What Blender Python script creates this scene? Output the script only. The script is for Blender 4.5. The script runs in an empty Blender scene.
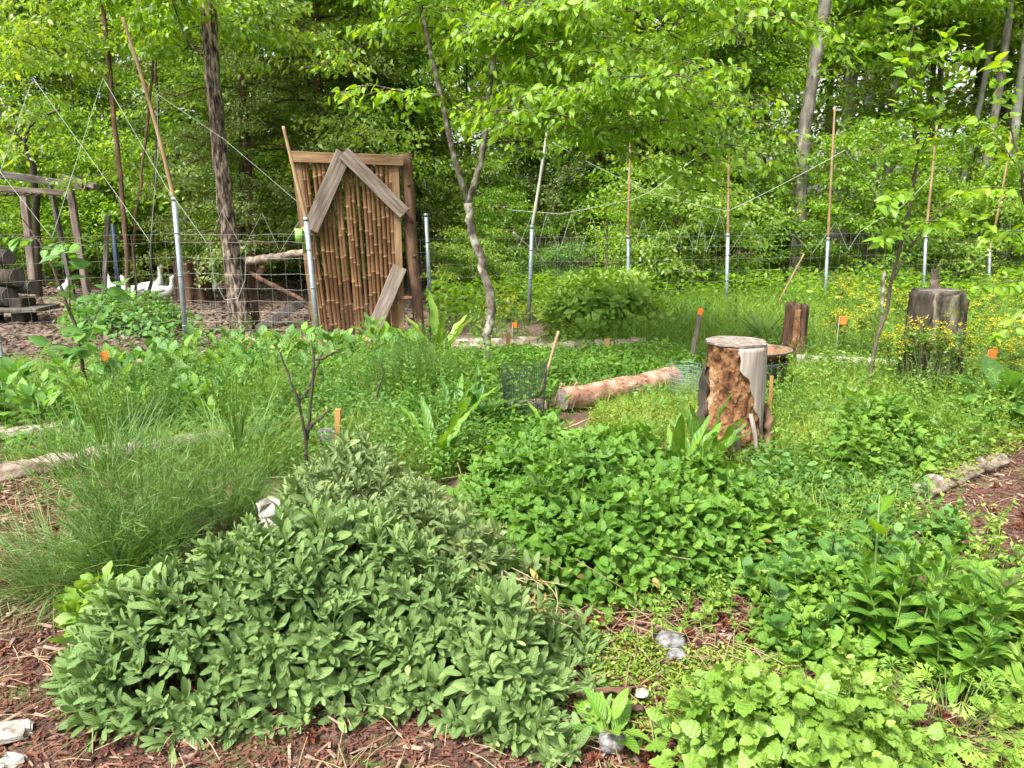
import bpy, math
import numpy as np
from math import radians, sin, cos, tan, pi

# ------------------------------------------------------------------ camera, light, exposure
SC = bpy.context.scene
COL = SC.collection
PITCH = radians(13.5); F = 759.0; CZ = 1.5
cam_d = bpy.data.cameras.new("camera"); cam = bpy.data.objects.new("camera", cam_d); COL.objects.link(cam)
cam_d.sensor_width = 36; cam_d.lens = F / 1024 * 36; cam_d.clip_start = 0.05; cam_d.clip_end = 1000
cam.location = (0, 0, CZ); cam.rotation_euler = (pi / 2 - PITCH, 0, 0)
SC.camera = cam
SUN_EL, SUN_AZ = radians(56), radians(-140)      # azimuth measured from +Y towards +X
W = bpy.data.worlds.new("World"); SC.world = W; W.use_nodes = True
nt = W.node_tree; bg = nt.nodes["Background"]
sky = nt.nodes.new("ShaderNodeTexSky"); sky.sky_type = 'NISHITA'; sky.sun_disc = False
sky.sun_elevation = SUN_EL; sky.sun_rotation = SUN_AZ; sky.air_density = 1.0; sky.dust_density = 4.0; sky.ozone_density = 1.0
hs = nt.nodes.new("ShaderNodeHueSaturation"); hs.inputs['Saturation'].default_value = 0.22; hs.inputs['Value'].default_value = 1.25
nt.links.new(sky.outputs[0], hs.inputs['Color']); nt.links.new(hs.outputs[0], bg.inputs[0]); bg.inputs[1].default_value = 0.12
sd = bpy.data.lights.new("sun", 'SUN'); sun = bpy.data.objects.new("sun", sd); COL.objects.link(sun)
sd.energy = 3.3; sd.angle = radians(9); sd.color = (1.0, 0.97, 0.9)
import mathutils
_sd = mathutils.Vector((sin(SUN_AZ) * cos(SUN_EL), cos(SUN_AZ) * cos(SUN_EL), sin(SUN_EL)))
sun.rotation_euler = _sd.to_track_quat('Z', 'Y').to_euler()
SC.view_settings.view_transform = 'Standard'; SC.view_settings.look = 'None'
SC.view_settings.exposure = 1.35; SC.view_settings.gamma = 1.0
SC.cycles.use_denoising = True
SC.cycles.max_bounces = 7; SC.cycles.diffuse_bounces = 4; SC.cycles.transmission_bounces = 4; SC.cycles.glossy_bounces = 2
SC.cycles.caustics_reflective = False; SC.cycles.caustics_refractive = False
SC.cycles.use_adaptive_sampling = True; SC.cycles.adaptive_threshold = 0.02

rng = np.random.default_rng(7)
A = np.array

# ------------------------------------------------------------------ placing helpers
def ray(px, py):
    a = (px - 512) / F; b = -(py - 384) / F
    return A([a, cos(PITCH) + b * sin(PITCH), -sin(PITCH) + b * cos(PITCH)])
def at(px, py, z=0.0):
    d = ray(px, py); t = (z - CZ) / d[2]; return A([0, 0, CZ]) + d * t
def atY(px, py, Y):
    d = ray(px, py); return A([0, 0, CZ]) + d * (Y / d[1])

def snoise(x, y, z=0.0, s=1.0, seed=0):
    r = np.random.default_rng(seed); o = 0
    for k in range(7):
        w = r.normal(size=3) * s * (1 + 0.35 * k); p = r.uniform(0, 6.28)
        o = o + np.sin(w[0] * x + w[1] * y + w[2] * z + p) / (1 + 0.35 * k)
    return o / 4.2
def ground_z(x, y):
    x = np.asarray(x, float); y = np.asarray(y, float)
    far = np.clip((y - 14) / 30, 0, 1)
    return 0.035 * snoise(x, y, 0, 1.3, 3) + 0.018 * snoise(x, y, 0, 5.5, 4) + far * (0.5 + 0.4 * snoise(x, y, 0, .2, 5))

# ------------------------------------------------------------------ geometry helpers (numpy)
class Geo:
    """a bag of polygons for one mesh; attr rows are (u, v, random)"""
    def __init__(s): s.V = []; s.L = []; s.C = []; s.At = []; s.M = []; s.n = 0
    def add(s, V, L, C, At=None, mat=0):
        V = np.asarray(V, float).reshape(-1, 3)
        s.V.append(V); s.L.append(np.asarray(L, np.int64).ravel() + s.n); s.C.append(np.asarray(C, np.int64).ravel())
        s.At.append(np.zeros((len(V), 3)) if At is None else At); s.M.append(np.full(len(s.C[-1]), mat)); s.n += len(V)
        return s
    def arrays(s): return np.concatenate(s.V), np.concatenate(s.L), np.concatenate(s.C), np.concatenate(s.At)
    def merge(s, o, R=None, T=None, mat=0):
        V, L, C, At = o.arrays()
        if R is not None: V = V @ np.asarray(R).T
        if T is not None: V = V + np.asarray(T)
        return s.add(V, L, C, At, mat)
    def mesh(s, name, mats, smooth=True):
        me = bpy.data.meshes.new(name)
        if not s.V: return me
        V, L, C, At = s.arrays()
        me.vertices.add(len(V)); me.vertices.foreach_set('co', V.astype(np.float32).ravel())
        me.loops.add(len(L)); me.loops.foreach_set('vertex_index', L.astype(np.int32))
        me.polygons.add(len(C)); st = np.concatenate([[0], np.cumsum(C)[:-1]])
        me.polygons.foreach_set('loop_start', st.astype(np.int32))
        me.polygons.foreach_set('material_index', np.concatenate(s.M).astype(np.int32))
        me.polygons.foreach_set('use_smooth', np.full(len(C), smooth))
        a = me.attributes.new('leaf', 'FLOAT_VECTOR', 'POINT'); a.data.foreach_set('vector', At.astype(np.float32).ravel())
        me.update(calc_edges=True)
        for m in (mats if isinstance(mats, (list, tuple)) else [mats]): me.materials.append(m)
        return me

def obj(name, geo, mats, parent=None, smooth=True, loc=None):
    me = geo if isinstance(geo, bpy.types.Mesh) else geo.mesh(name, mats, smooth)
    o = bpy.data.objects.new(name, me); COL.objects.link(o)
    if parent is not None: o.parent = parent
    if loc is not None: o.location = loc
    return o
def tag(o, label=None, cat=None, group=None, kind=None):
    if label: o['label'] = label
    if cat: o['category'] = cat
    if group: o['group'] = group
    if kind: o['kind'] = kind
    return o
def thing(name, label, cat, loc=(0, 0, 0), group=None, rz=0):
    o = bpy.data.objects.new(name, None); COL.objects.link(o); o.location = loc; o.rotation_euler = (0, 0, rz)
    o.empty_display_size = .2
    return tag(o, label, cat, group)
def copy_tree(o, parent=None):
    c = o.copy(); COL.objects.link(c)
    if parent is not None: c.parent = parent
    for ch in list(o.children): copy_tree(ch, c)
    return c

def nrm(v): return v / np.maximum(np.linalg.norm(v, axis=-1, keepdims=True), 1e-9)
def basis(d, n):
    """columns x (across), y = d (along), z ~ n ; d, n are (N,3)"""
    y = nrm(d); x = nrm(np.cross(y, n)); z = np.cross(x, y)
    return np.stack([x, y, z], axis=-1)
def rotz(a):
    a = np.atleast_1d(a); c, s = np.cos(a), np.sin(a); R = np.zeros((len(a), 3, 3))
    R[:, 0, 0] = c; R[:, 0, 1] = -s; R[:, 1, 0] = s; R[:, 1, 1] = c; R[:, 2, 2] = 1; return R

def leaf_tpl(width=.5, rows=(0, .15, .35, .6, .82, 1), shape=None, fold=.18, droop=.25, serr=0, wave=0):
    """unit-length leaf along +y in the xy plane; normal +z"""
    V = []; U = []; idx = []
    for k, t in enumerate(rows):
        w = (shape(t) if shape else math.sin(pi * min(1, t ** .8))) * width / 2
        z = -droop * t * t
        if w < 1e-4:
            idx.append((len(V),)); V.append((0, t, z)); U.append((0, t))
        else:
            if serr: w *= 1 + serr * (1 if k % 2 else -1)
            zz = z + fold * w + (wave * w * math.sin(k * 2.4))
            z2 = z + fold * w + (wave * w * math.cos(k * 2.1))
            idx.append((len(V), len(V) + 1, len(V) + 2))
            V += [(-w, t, zz), (0, t, z), (w, t, z2)]; U += [(-1, t), (0, t), (1, t)]
    L = []; C = []
    for a, b in zip(idx[:-1], idx[1:]):
        if len(a) == 1 and len(b) == 3: L += [a[0], b[1], b[0], a[0], b[2], b[1]]; C += [3, 3]
        elif len(a) == 3 and len(b) == 1: L += [a[0], a[1], b[0], a[1], a[2], b[0]]; C += [3, 3]
        elif len(a) == 3: L += [a[0], a[1], b[1], b[0], a[1], a[2], b[2], b[1]]; C += [4, 4]
    return A(V, float), A(L), A(C), A(U, float)
def ov(t): return math.sin(pi * t ** .75) ** .85 if 0 < t < 1 else 0
def heart(t): return ((t / .3) ** .4 if t < .3 else max(0, 1 - ((t - .3) / .7) ** 1.9) ** .85) if 0 < t < 1 else 0
def lanc(t): return (math.sin(pi * t ** .9)) ** .7 if 0 < t < 1 else 0
def strapf(t): return min(1, .6 + t * 1.5) * (1 - t ** 3) if t < 1 else 0
LEAF_S = leaf_tpl(.5, (0, .3, .7, 1), ov, .25, .2)                                # 6 faces
LEAF_F = (A([(0, 0, 0), (-.27, .45, .06), (0, 1, -.12), (.27, .45, .06)], float), A([0, 3, 1, 3, 2, 1]), A([3, 3]), A([(0, 0), (-1, .45), (0, 1), (1, .45)], float))
LEAF_M = leaf_tpl(.52, (0, .12, .3, .55, .8, 1), ov, .22, .3)
LEAF_SAGE = leaf_tpl(.35, (0, .08, .2, .4, .62, .82, .92, .975, 1), lambda t: math.sin(pi * t ** 1.15) ** .52 if 0 < t < 1 else 0, .3, .22)
LEAF_BALM = leaf_tpl(.78, (0, .06, .14, .22, .3, .38, .46, .54, .62, .7, .78, .86, .93, 1), heart, .16, .3, serr=.07, wave=.22)
LEAF_BALM_F = leaf_tpl(.74, (0, .06, .22, .42, .62, .8, .93, 1), heart, .22, .18, serr=.04, wave=.16)
LEAF_BIG = leaf_tpl(.42, (0, .08, .2, .35, .5, .65, .8, .92, 1), lanc, .35, .45, wave=.12)
BLADE = leaf_tpl(.035, (0, .25, .5, .75, 1), strapf, .3, .7)
BLADE_W = leaf_tpl(.09, (0, .2, .4, .6, .8, 1), strapf, .4, .75)
ROUND = leaf_tpl(.95, (0, .2, .5, .8, 1), lambda t: math.sin(pi * t) ** .6 if 0 < t < 1 else 0, .1, .1)

def put(geo, tpl, R, T, rnd=None, mat=0, S=None):
    """instances of a leaf template: R (N,3,3) including scale, T (N,3)"""
    V, L, C, U = tpl; N = len(T)
    if N == 0: return
    if S is not None: R = R * np.asarray(S).reshape(-1, 1, 1)
    if rnd is None: rnd = rng.random(N)
    P = np.einsum('nij,vj->nvi', R, V) + T[:, None, :]
    At = np.empty((N, len(V), 3)); At[:, :, :2] = U[None]; At[:, :, 2] = rnd[:, None]
    LL = (L[None, :] + (np.arange(N) * len(V))[:, None]).ravel()
    geo.add(P.reshape(-1, 3), LL, np.tile(C, N), At.reshape(-1, 3), mat)

def tube(geo, pts, rad, sides=6, rough=0.0, seed=0, cap=True, mat=0, flute=0):
    pts = A(pts, float); n = len(pts); rad = np.broadcast_to(np.asarray(rad, float), (n,))
    d = np.gradient(pts, axis=0); d = nrm(d)
    ref = A([0, 0, 1.0]) if abs(d[0][2]) < .8 else A([1.0, 0, 0])
    V = []; a = np.arange(sides) * 2 * pi / sides; x = None
    for i in range(n):
        x = np.cross(ref, d[i]) if x is None else x - d[i] * np.dot(x, d[i])
        x = x / max(np.linalg.norm(x), 1e-9); y = np.cross(d[i], x)
        rr = rad[i] * np.ones(sides)
        if rough:
            p = pts[i]
            rr = rr * (1 + rough * snoise(np.cos(a) * 2, np.sin(a) * 2, i * .35 + p[2], 1.6, seed) + flute * np.sin(a * 7 + seed))
        V.append(pts[i] + np.outer(np.cos(a) * rr, x) + np.outer(np.sin(a) * rr, y))
    V = np.concatenate(V); I = np.arange(sides); J = (I + 1) % sides; L = []
    base = (np.arange(n - 1) * sides)[:, None]
    q = np.stack([base + I, base + J, base + sides + J, base + sides + I], -1).reshape(-1)
    C = [4] * ((n - 1) * sides); L = list(q)
    if cap:
        L += list(I[::-1]); C.append(sides); L += list((n - 1) * sides + I); C.append(sides)
    ln = np.concatenate([[0], np.cumsum(np.linalg.norm(np.diff(pts, axis=0), axis=1))])
    At = np.zeros((len(V), 3)); At[:, 0] = np.tile(a, n); At[:, 1] = np.repeat(ln, sides); At[:, 2] = (seed * .37) % 1
    geo.add(V, L, C, At, mat); return geo

def many_tubes(geo, P, rad, sides=3, mat=0):
    """N polylines of K points (N,K,3); rad (K,) or (N,K) ; quick thin stems"""
    N, K, _ = P.shape
    if N == 0: return
    rad = np.broadcast_to(rad, (N, K)); d = nrm(np.gradient(P, axis=1))
    ref = np.where(np.abs(d[..., 2:3]) < .9, A([0, 0, 1.0]), A([1.0, 0, 0]))
    x = nrm(np.cross(ref, d)); y = np.cross(d, x); a = np.arange(sides) * 2 * pi / sides
    V = P[:, :, None, :] + rad[:, :, None, None] * (np.cos(a)[None, None, :, None] * x[:, :, None, :] + np.sin(a)[None, None, :, None] * y[:, :, None, :])
    I = np.arange(sides); J = (I + 1) % sides; b = (np.arange(K - 1) * sides)[:, None]
    q = np.stack([b + I, b + J, b + sides + J, b + sides + I], -1).reshape(-1)
    LL = (q[None] + (np.arange(N) * K * sides)[:, None]).ravel()
    At = np.zeros((N * K * sides, 3)); At[:, 2] = np.repeat(rng.random(N), K * sides)
    geo.add(V.reshape(-1, 3), LL, np.full(N * (K - 1) * sides, 4), At, mat)

def box(geo, c, s, R=None, bev=0.0, mat=0, rnd=0.0, jit=0.0):
    """box with chamfered long edges"""
    hx, hy, hz = A(s) / 2; b = min(bev, hx * .9, hy * .9)
    ring = [(-hx + b, -hy), (hx - b, -hy), (hx, -hy + b), (hx, hy - b), (hx - b, hy), (-hx + b, hy), (-hx, hy - b), (-hx, -hy + b)] if b > 0 else [(-hx, -hy), (hx, -hy), (hx, hy), (-hx, hy)]
    k = len(ring); nz = 7 if jit else 2; V = []
    for i in range(nz):
        z = -hz + 2 * hz * i / (nz - 1)
        for (x, y) in ring: V.append((x + jit * rng.normal(), y + jit * rng.normal(), z))
    V = A(V); L = []; C = []
    for i in range(nz - 1):
        for j in range(k): L += [i * k + j, i * k + (j + 1) % k, (i + 1) * k + (j + 1) % k, (i + 1) * k + j]; C.append(4)
    L += list(range(k))[::-1]; C.append(k); L += [(nz - 1) * k + j for j in range(k)]; C.append(k)
    if R is not None: V = V @ np.asarray(R).T
    At = np.zeros((len(V), 3)); At[:, 2] = rnd; At[:, 1] = V[:, 2]
    geo.add(V + A(c), L, C, At, mat); return geo
def beam(geo, a, b, w, t, n=(0, -1, 0), bev=.004, mat=0, jit=0.0, rnd=0.0):
    """board from a to b, width w, thickness t, broad face towards n"""
    a = A(a, float); b = A(b, float); z = nrm(b - a); y = A(n, float); y = nrm(y - z * np.dot(y, z)); x = np.cross(y, z)
    R = np.stack([x, y, z], -1); box(geo, (a + b) / 2, (w, t, np.linalg.norm(b - a)), R, bev, mat, rnd, jit); return geo

# ------------------------------------------------------------------ materials
def newmat(name):
    m = bpy.data.materials.new(name); m.use_nodes = True; n = m.node_tree
    p = n.nodes['Principled BSDF']; return m, n, p
def N(n, t, **kw):
    o = n.nodes.new(t)
    for k, v in kw.items(): setattr(o, k, v)
    return o
def ramp(n, fac, stops):
    r = N(n, 'ShaderNodeValToRGB'); e = r.color_ramp.elements
    while len(e) < len(stops): e.new(.5)
    for i, (p, c) in enumerate(stops): e[i].position = p; e[i].color = (*c, 1)
    n.links.new(fac, r.inputs[0]); return r
def mixc(n, fac, a, b, mode='MIX'):
    m = N(n, 'ShaderNodeMix', data_type='RGBA', blend_type=mode)
    for s, v in ((0, fac), (6, a), (7, b)):
        if hasattr(v, 'is_linked') or isinstance(v, bpy.types.NodeSocket): n.links.new(v, m.inputs[s])
        else: m.inputs[s].default_value = v if s == 0 else (*v, 1)
    return m.outputs[2]
def math_(n, op, a, b=None, c=None):
    m = N(n, 'ShaderNodeMath', operation=op)
    for i, v in enumerate((a, b, c)):
        if v is None: continue
        if isinstance(v, bpy.types.NodeSocket): n.links.new(v, m.inputs[i])
        else: m.inputs[i].default_value = v
    return m.outputs[0]

def leaf_mat(name, stops, trans=.35, tcol=None, rough=.45, vein=0.0, bump=0.0, spec=.4, big=0.35):
    m, n, p = newmat(name); lk = n.links.new
    at_ = N(n, 'ShaderNodeAttribute', attribute_name='leaf'); sp = N(n, 'ShaderNodeSeparateXYZ'); lk(at_.outputs['Vector'], sp.inputs[0])
    oi = N(n, 'ShaderNodeObjectInfo')
    tc = N(n, 'ShaderNodeTexCoord')
    nz = N(n, 'ShaderNodeTexNoise'); nz.inputs['Scale'].default_value = 1.7; nz.inputs['Detail'].default_value = 2; lk(tc.outputs['Object'], nz.inputs[0])
    f = math_(n, 'ADD', math_(n, 'MULTIPLY', sp.outputs[2], .6), math_(n, 'MULTIPLY_ADD', nz.outputs[0], big * 2, -big))
    f = math_(n, 'ADD', f, math_(n, 'MULTIPLY_ADD', oi.outputs['Random'], .24, .08))
    r = ramp(n, f, stops); col = r.outputs[0]
    if vein:
        au = math_(n, 'ABSOLUTE', sp.outputs[0])
        mid = math_(n, 'LESS_THAN', au, .07)
        sv = math_(n, 'SUBTRACT', sp.outputs[1], math_(n, 'MULTIPLY', au, .22))
        w = math_(n, 'SINE', math_(n, 'MULTIPLY', sv, 52.0))
        w2 = math_(n, 'MULTIPLY', math_(n, 'GREATER_THAN', w, .86), .35)
        vf = math_(n, 'MULTIPLY', math_(n, 'MAXIMUM', mid, w2), vein)
        light = mixc(n, 1.0, col, (1.9, 1.7, 1.6), 'MULTIPLY')
        col = mixc(n, vf, col, light)
        if bump:
            b = N(n, 'ShaderNodeBump'); b.inputs['Strength'].default_value = bump; b.inputs['Distance'].default_value = .002
            lk(w, b.inputs['Height']); lk(b.outputs[0], p.inputs['Normal'])
    lk(col, p.inputs['Base Color']); p.inputs['Roughness'].default_value = rough; p.inputs['Specular IOR Level'].default_value = spec
    t = N(n, 'ShaderNodeBsdfTranslucent'); tm = mixc(n, 1.0, col, tcol or (1.9, 1.8, .7), 'MULTIPLY'); lk(tm, t.inputs[0])
    mx = N(n, 'ShaderNodeMixShader'); mx.inputs[0].default_value = trans
    lk(p.outputs[0], mx.inputs[1]); lk(t.outputs[0], mx.inputs[2]); lk(mx.outputs[0], n.nodes['Material Output'].inputs[0])
    return m

def rough_mat(name, stops, scale=8, stretch=(1, 1, 1), rough=.85, bump=.5, dist=.01, detail=8, second=None, spec=.25, coord='Object', noise2=None):
    m, n, p = newmat(name); lk = n.links.new
    tc = N(n, 'ShaderNodeTexCoord'); mp = N(n, 'ShaderNodeMapping'); mp.inputs['Scale'].default_value = stretch
    lk(tc.outputs[coord], mp.inputs[0])
    nz = N(n, 'ShaderNodeTexNoise'); nz.inputs['Scale'].default_value = scale; nz.inputs['Detail'].default_value = detail; nz.inputs['Roughness'].default_value = .62
    lk(mp.outputs[0], nz.inputs[0]); r = ramp(n, nz.outputs[0], stops); col = r.outputs[0]
    if second:
        n2 = N(n, 'ShaderNodeTexNoise'); n2.inputs['Scale'].default_value = second[1]; n2.inputs['Detail'].default_value = 4
        lk(tc.outputs[coord], n2.inputs[0]); r2 = ramp(n, n2.outputs[0], [(second[2], (0, 0, 0)), (second[2] + .12, (1, 1, 1))])
        col = mixc(n, r2.outputs[0], col, second[0])
    oi = N(n, 'ShaderNodeObjectInfo'); at_ = N(n, 'ShaderNodeAttribute', attribute_name='leaf'); sp = N(n, 'ShaderNodeSeparateXYZ'); lk(at_.outputs['Vector'], sp.inputs[0])
    hv = N(n, 'ShaderNodeHueSaturation'); lk(math_(n, 'ADD', math_(n, 'MULTIPLY_ADD', oi.outputs['Random'], .2, .75), math_(n, 'MULTIPLY', sp.outputs[2], .35)), hv.inputs['Value'])
    lk(col, hv.inputs['Color']); lk(hv.outputs[0], p.inputs['Base Color'])
    p.inputs['Roughness'].default_value = rough; p.inputs['Specular IOR Level'].default_value = spec
    b = N(n, 'ShaderNodeBump'); b.inputs['Strength'].default_value = bump; b.inputs['Distance'].default_value = dist
    lk(nz.outputs[0], b.inputs['Height']); lk(b.outputs[0], p.inputs['Normal'])
    return m
def plain(name, col, rough=.5, metal=0, spec=.5):
    m, n, p = newmat(name)
    tc = N(n, 'ShaderNodeTexCoord'); nz = N(n, 'ShaderNodeTexNoise'); nz.inputs['Scale'].default_value = 30; n.links.new(tc.outputs['Object'], nz.inputs[0])
    r = ramp(n, nz.outputs[0], [(.3, tuple(c * .8 for c in col)), (.7, tuple(min(1, c * 1.15) for c in col))]); n.links.new(r.outputs[0], p.inputs['Base Color'])
    p.inputs['Roughness'].default_value = rough; p.inputs['Metallic'].default_value = metal; p.inputs['Specular IOR Level'].default_value = spec
    return m

M = {}
M['sage'] = leaf_mat('sage_leaf', [(.1, (.08, .15, .042)), (.5, (.14, .228, .068)), (.95, (.25, .35, .12))], .22, (1.5, 1.5, .8), .6, .55, .35, .3)
M['sage_dull'] = leaf_mat('sage_leaf_dull', [(.1, (.10, .155, .055)), (.6, (.165, .235, .085)), (.97, (.28, .31, .10))], .22, (1.5, 1.5, .8), .6, .5, .3, .3)
M['balm'] = leaf_mat('balm_leaf', [(.1, (.065, .16, .02)), (.5, (.115, .245, .03)), (.95, (.21, .36, .045))], .32, (1.7, 1.6, .6), .42, .4, .5)
M['balm_light'] = leaf_mat('balm_leaf_light', [(.1, (.105, .21, .03)), (.5, (.18, .31, .045)), (.95, (.29, .42, .07))], .34, (1.6, 1.5, .6), .42, .2, .2)
M['nettle'] = leaf_mat('nettle_leaf', [(.1, (.05, .135, .025)), (.6, (.095, .22, .04)), (.95, (.18, .33, .06))], .3, (1.7, 1.6, .6), .42, .3, .4)
M['broad'] = leaf_mat('broad_leaf', [(.1, (.06, .15, .03)), (.6, (.11, .24, .05)), (.95, (.2, .34, .08))], .34, None, .42, .5, .4)
M['grass'] = leaf_mat('grass_blade', [(.1, (.08, .17, .025)), (.55, (.15, .27, .035)), (.95, (.27, .36, .06))], .32, None, .45)
M['fine'] = leaf_mat('fine_blade', [(.1, (.055, .13, .022)), (.6, (.11, .21, .04)), (.95, (.20, .32, .07))], .25, None, .45)
M['lime'] = leaf_mat('lime_leaf', [(.1, (.12, .20, .025)), (.55, (.21, .30, .04)), (.95, (.33, .39, .07))], .3, (1.4, 1.3, .6), .5)
M['crown'] = leaf_mat('crown_leaf', [(.1, (.08, .18, .014)), (.5, (.15, .29, .02)), (.9, (.25, .39, .035))], .5, (2.1, 1.8, .5), .38, 0, 0, .5)
M['crown2'] = leaf_mat('crown_leaf_pale', [(.1, (.10, .20, .022)), (.5, (.19, .31, .038)), (.9, (.30, .41, .065))], .48, (2.0, 1.8, .6), .38, 0, 0, .5)
M['crown_dark'] = leaf_mat('crown_leaf_dark', [(.1, (.075, .125, .03)), (.5, (.135, .20, .052)), (.9, (.21, .29, .085))], .38, None, .45)
M['near'] = leaf_mat('near_leaf', [(.1, (.10, .22, .015)), (.5, (.18, .34, .022)), (.9, (.29, .44, .04))], .45, (2.0, 1.7, .5), .35, .35, .3, .5)
M['yellow'] = leaf_mat('yellow_petal', [(.1, (.75, .55, .01)), (.9, (.85, .75, .03))], .3, (1.1, 1.1, .7), .5)
M['stem'] = leaf_mat('green_stem', [(.1, (.09, .17, .03)), (.9, (.2, .27, .07))], .1, None, .5)
M['dry'] = leaf_mat('dry_stem', [(.1, (.25, .18, .09)), (.9, (.45, .36, .22))], .1, (1, 1, 1), .6)
M['twig'] = rough_mat('twig_bark', [(.3, (.05, .038, .028)), (.7, (.13, .10, .075))], 30)
M['bark_grey'] = rough_mat('bark_grey', [(.3, (.05, .043, .034)), (.5, (.12, .107, .085)), (.72, (.26, .25, .215))], 9, (1, 1, .35), bump=.8, dist=.02)
M['bark_dark'] = rough_mat('bark_dark', [(.35, (.025, .02, .015)), (.6, (.075, .06, .045)), (.75, (.14, .12, .09))], 12, (1, 1, .3), bump=.9, dist=.02)
M['bark_shag'] = rough_mat('bark_shaggy', [(.40, (.015, .011, .009)), (.5, (.10, .075, .055)), (.62, (.30, .24, .185))], 24, (1, 1, .33), bump=1, dist=.03)
M['bark_moss'] = rough_mat('bark_mossy', [(.38, (.02, .018, .013)), (.5, (.09, .08, .055)), (.64, (.24, .21, .16))], 14, (1, 1, .3), bump=1, dist=.03, second=((.10, .12, .03), 5, .55))
M['bark_red'] = rough_mat('bark_red', [(.35, (.04, .022, .015)), (.6, (.14, .08, .05)), (.75, (.22, .15, .1))], 14, (1, 1, .25), bump=.8, dist=.02)
M['bark_pale'] = rough_mat('bark_pale', [(.3, (.16, .155, .13)), (.6, (.38, .38, .33))], 6, (1, 1, .5), bump=.4)
M['bark_young'] = rough_mat('bark_young', [(.36, (.06, .045, .032)), (.5, (.15, .13, .10)), (.62, (.34, .33, .28))], 16, (1, 1, .8), bump=.4, dist=.006)
M['galv'] = plain('galvanised_steel', (.27, .32, .34), .45, .5)
M['wire'] = plain('wire', (.35, .36, .34), .5, .5)
M['string'] = plain('white_string', (.45, .48, .42), .7)
M['bamboo_pole'] = rough_mat('bamboo_pole', [(.3, (.2, .12, .06)), (.55, (.34, .23, .13)), (.75, (.44, .34, .21))], 7, (1, 1, .3), .5, .15, .004)
M['bamboo'] = rough_mat('bamboo_slat', [(.25, (.075, .036, .018)), (.5, (.175, .09, .042)), (.75, (.29, .165, .08))], 5, (1, 1, .3), .62, .2, .004, spec=.3)
M['lumber'] = rough_mat('lumber', [(.3, (.11, .06, .03)), (.55, (.22, .135, .07)), (.75, (.31, .21, .12))], 6, (6, 6, .5), .75, .3, .004)
M['oldboard'] = rough_mat('weathered_board', [(.3, (.075, .055, .043)), (.5, (.165, .128, .105)), (.7, (.28, .23, .195))], 5, (9, 9, .6), .85, .5, .006)
M['greyboard'] = rough_mat('grey_board', [(.3, (.045, .038, .033)), (.5, (.105, .092, .082)), (.7, (.18, .165, .15))], 5, (9, 9, .6), .85, .5, .006)
M['log_pink'] = rough_mat('barkless_log', [(.34, (.13, .065, .042)), (.5, (.25, .135, .09)), (.66, (.38, .26, .19))], 13, (1, 1, 1), .85, .8, .012, second=((.05, .025, .018), 45, .57))
M['log_grey'] = rough_mat('weathered_log', [(.32, (.06, .04, .03)), (.5, (.25, .19, .145)), (.7, (.5, .44, .38))], 9, (1, 1, 1), .9, .8, .02)
M['rot'] = rough_mat('rotten_wood', [(.34, (.04, .018, .009)), (.45, (.15, .068, .03)), (.56, (.25, .13, .06)), (.7, (.38, .25, .14))], 10, (1, 1, .8), .9, 1.0, .04, second=((.5, .42, .33), 9, .66))
M['palewood'] = rough_mat('pale_wood', [(.3, (.17, .135, .11)), (.6, (.33, .285, .245))], 5, (10, 10, .5), .7, .4, .005)
M['cutwood'] = rough_mat('cut_wood', [(.34, (.08, .06, .05)), (.5, (.19, .155, .135)), (.66, (.30, .26, .225))], 26, (1, 1, 1), .8, .3, .004)
M['stake'] = rough_mat('new_stake', [(.3, (.36, .18, .06)), (.7, (.5, .30, .12))], 5, (9, 9, .7), .7, .2, .003)
M['orange'] = plain('orange_plastic', (.85, .16, .02), .5)
M['green_paint'] = plain('green_paint', (.16, .30, .05), .5)
M['rust'] = rough_mat('rusty_steel', [(.3, (.10, .05, .03)), (.6, (.26, .13, .08)), (.75, (.34, .26, .2))], 12, (1, 1, 1), .7, .3, .004)
M['blackplastic'] = plain('black_plastic', (.03, .035, .04), .45)
M['white'] = plain('white_feather', (.8, .8, .77), .8)
M['beak'] = plain('orange_beak', (.7, .3, .04), .5)
M['stone'] = rough_mat('grey_stone', [(.36, (.08, .075, .07)), (.5, (.20, .19, .19)), (.64, (.30, .295, .30))], 45, (1, 1, 1), .8, .6, .01)
M['whitestone'] = rough_mat('pale_stone', [(.36, (.14, .12, .09)), (.5, (.38, .35, .30)), (.65, (.52, .49, .44))], 22, (1, 1, 1), .8, .5, .01)
M['ridge'] = rough_mat('bleached_wood', [(.3, (.22, .17, .13)), (.6, (.42, .36, .3))], 7, (1, 1, 1), .8, .5, .01)
M['blue'] = plain('blue_plastic', (.02, .04, .08), .5)
M['chip'] = rough_mat('mulch_chip', [(.3, (.04, .016, .01)), (.5, (.125, .052, .034)), (.72, (.26, .145, .10))], 9, (1, 1, 1), .9, .4, .005)
M['chip_pale'] = rough_mat('mulch_chip_pale', [(.3, (.13, .08, .055)), (.5, (.25, .17, .125)), (.72, (.42, .33, .25))], 9, (1, 1, 1), .9, .4, .005)
M['crumb'] = rough_mat('mulch_crumb', [(.3, (.02, .011, .008)), (.6, (.06, .033, .022)), (.75, (.14, .08, .05))], 30)
M['chip_red'] = rough_mat('rusty_litter', [(.3, (.05, .015, .009)), (.6, (.16, .05, .026))], 30, (1, 1, 1), .95, .8, .005)
M['litter'] = leaf_mat('leaf_litter', [(.1, (.05, .032, .024)), (.5, (.12, .08, .06)), (.9, (.24, .18, .14))], .1, (1, 1, 1), .8)

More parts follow.
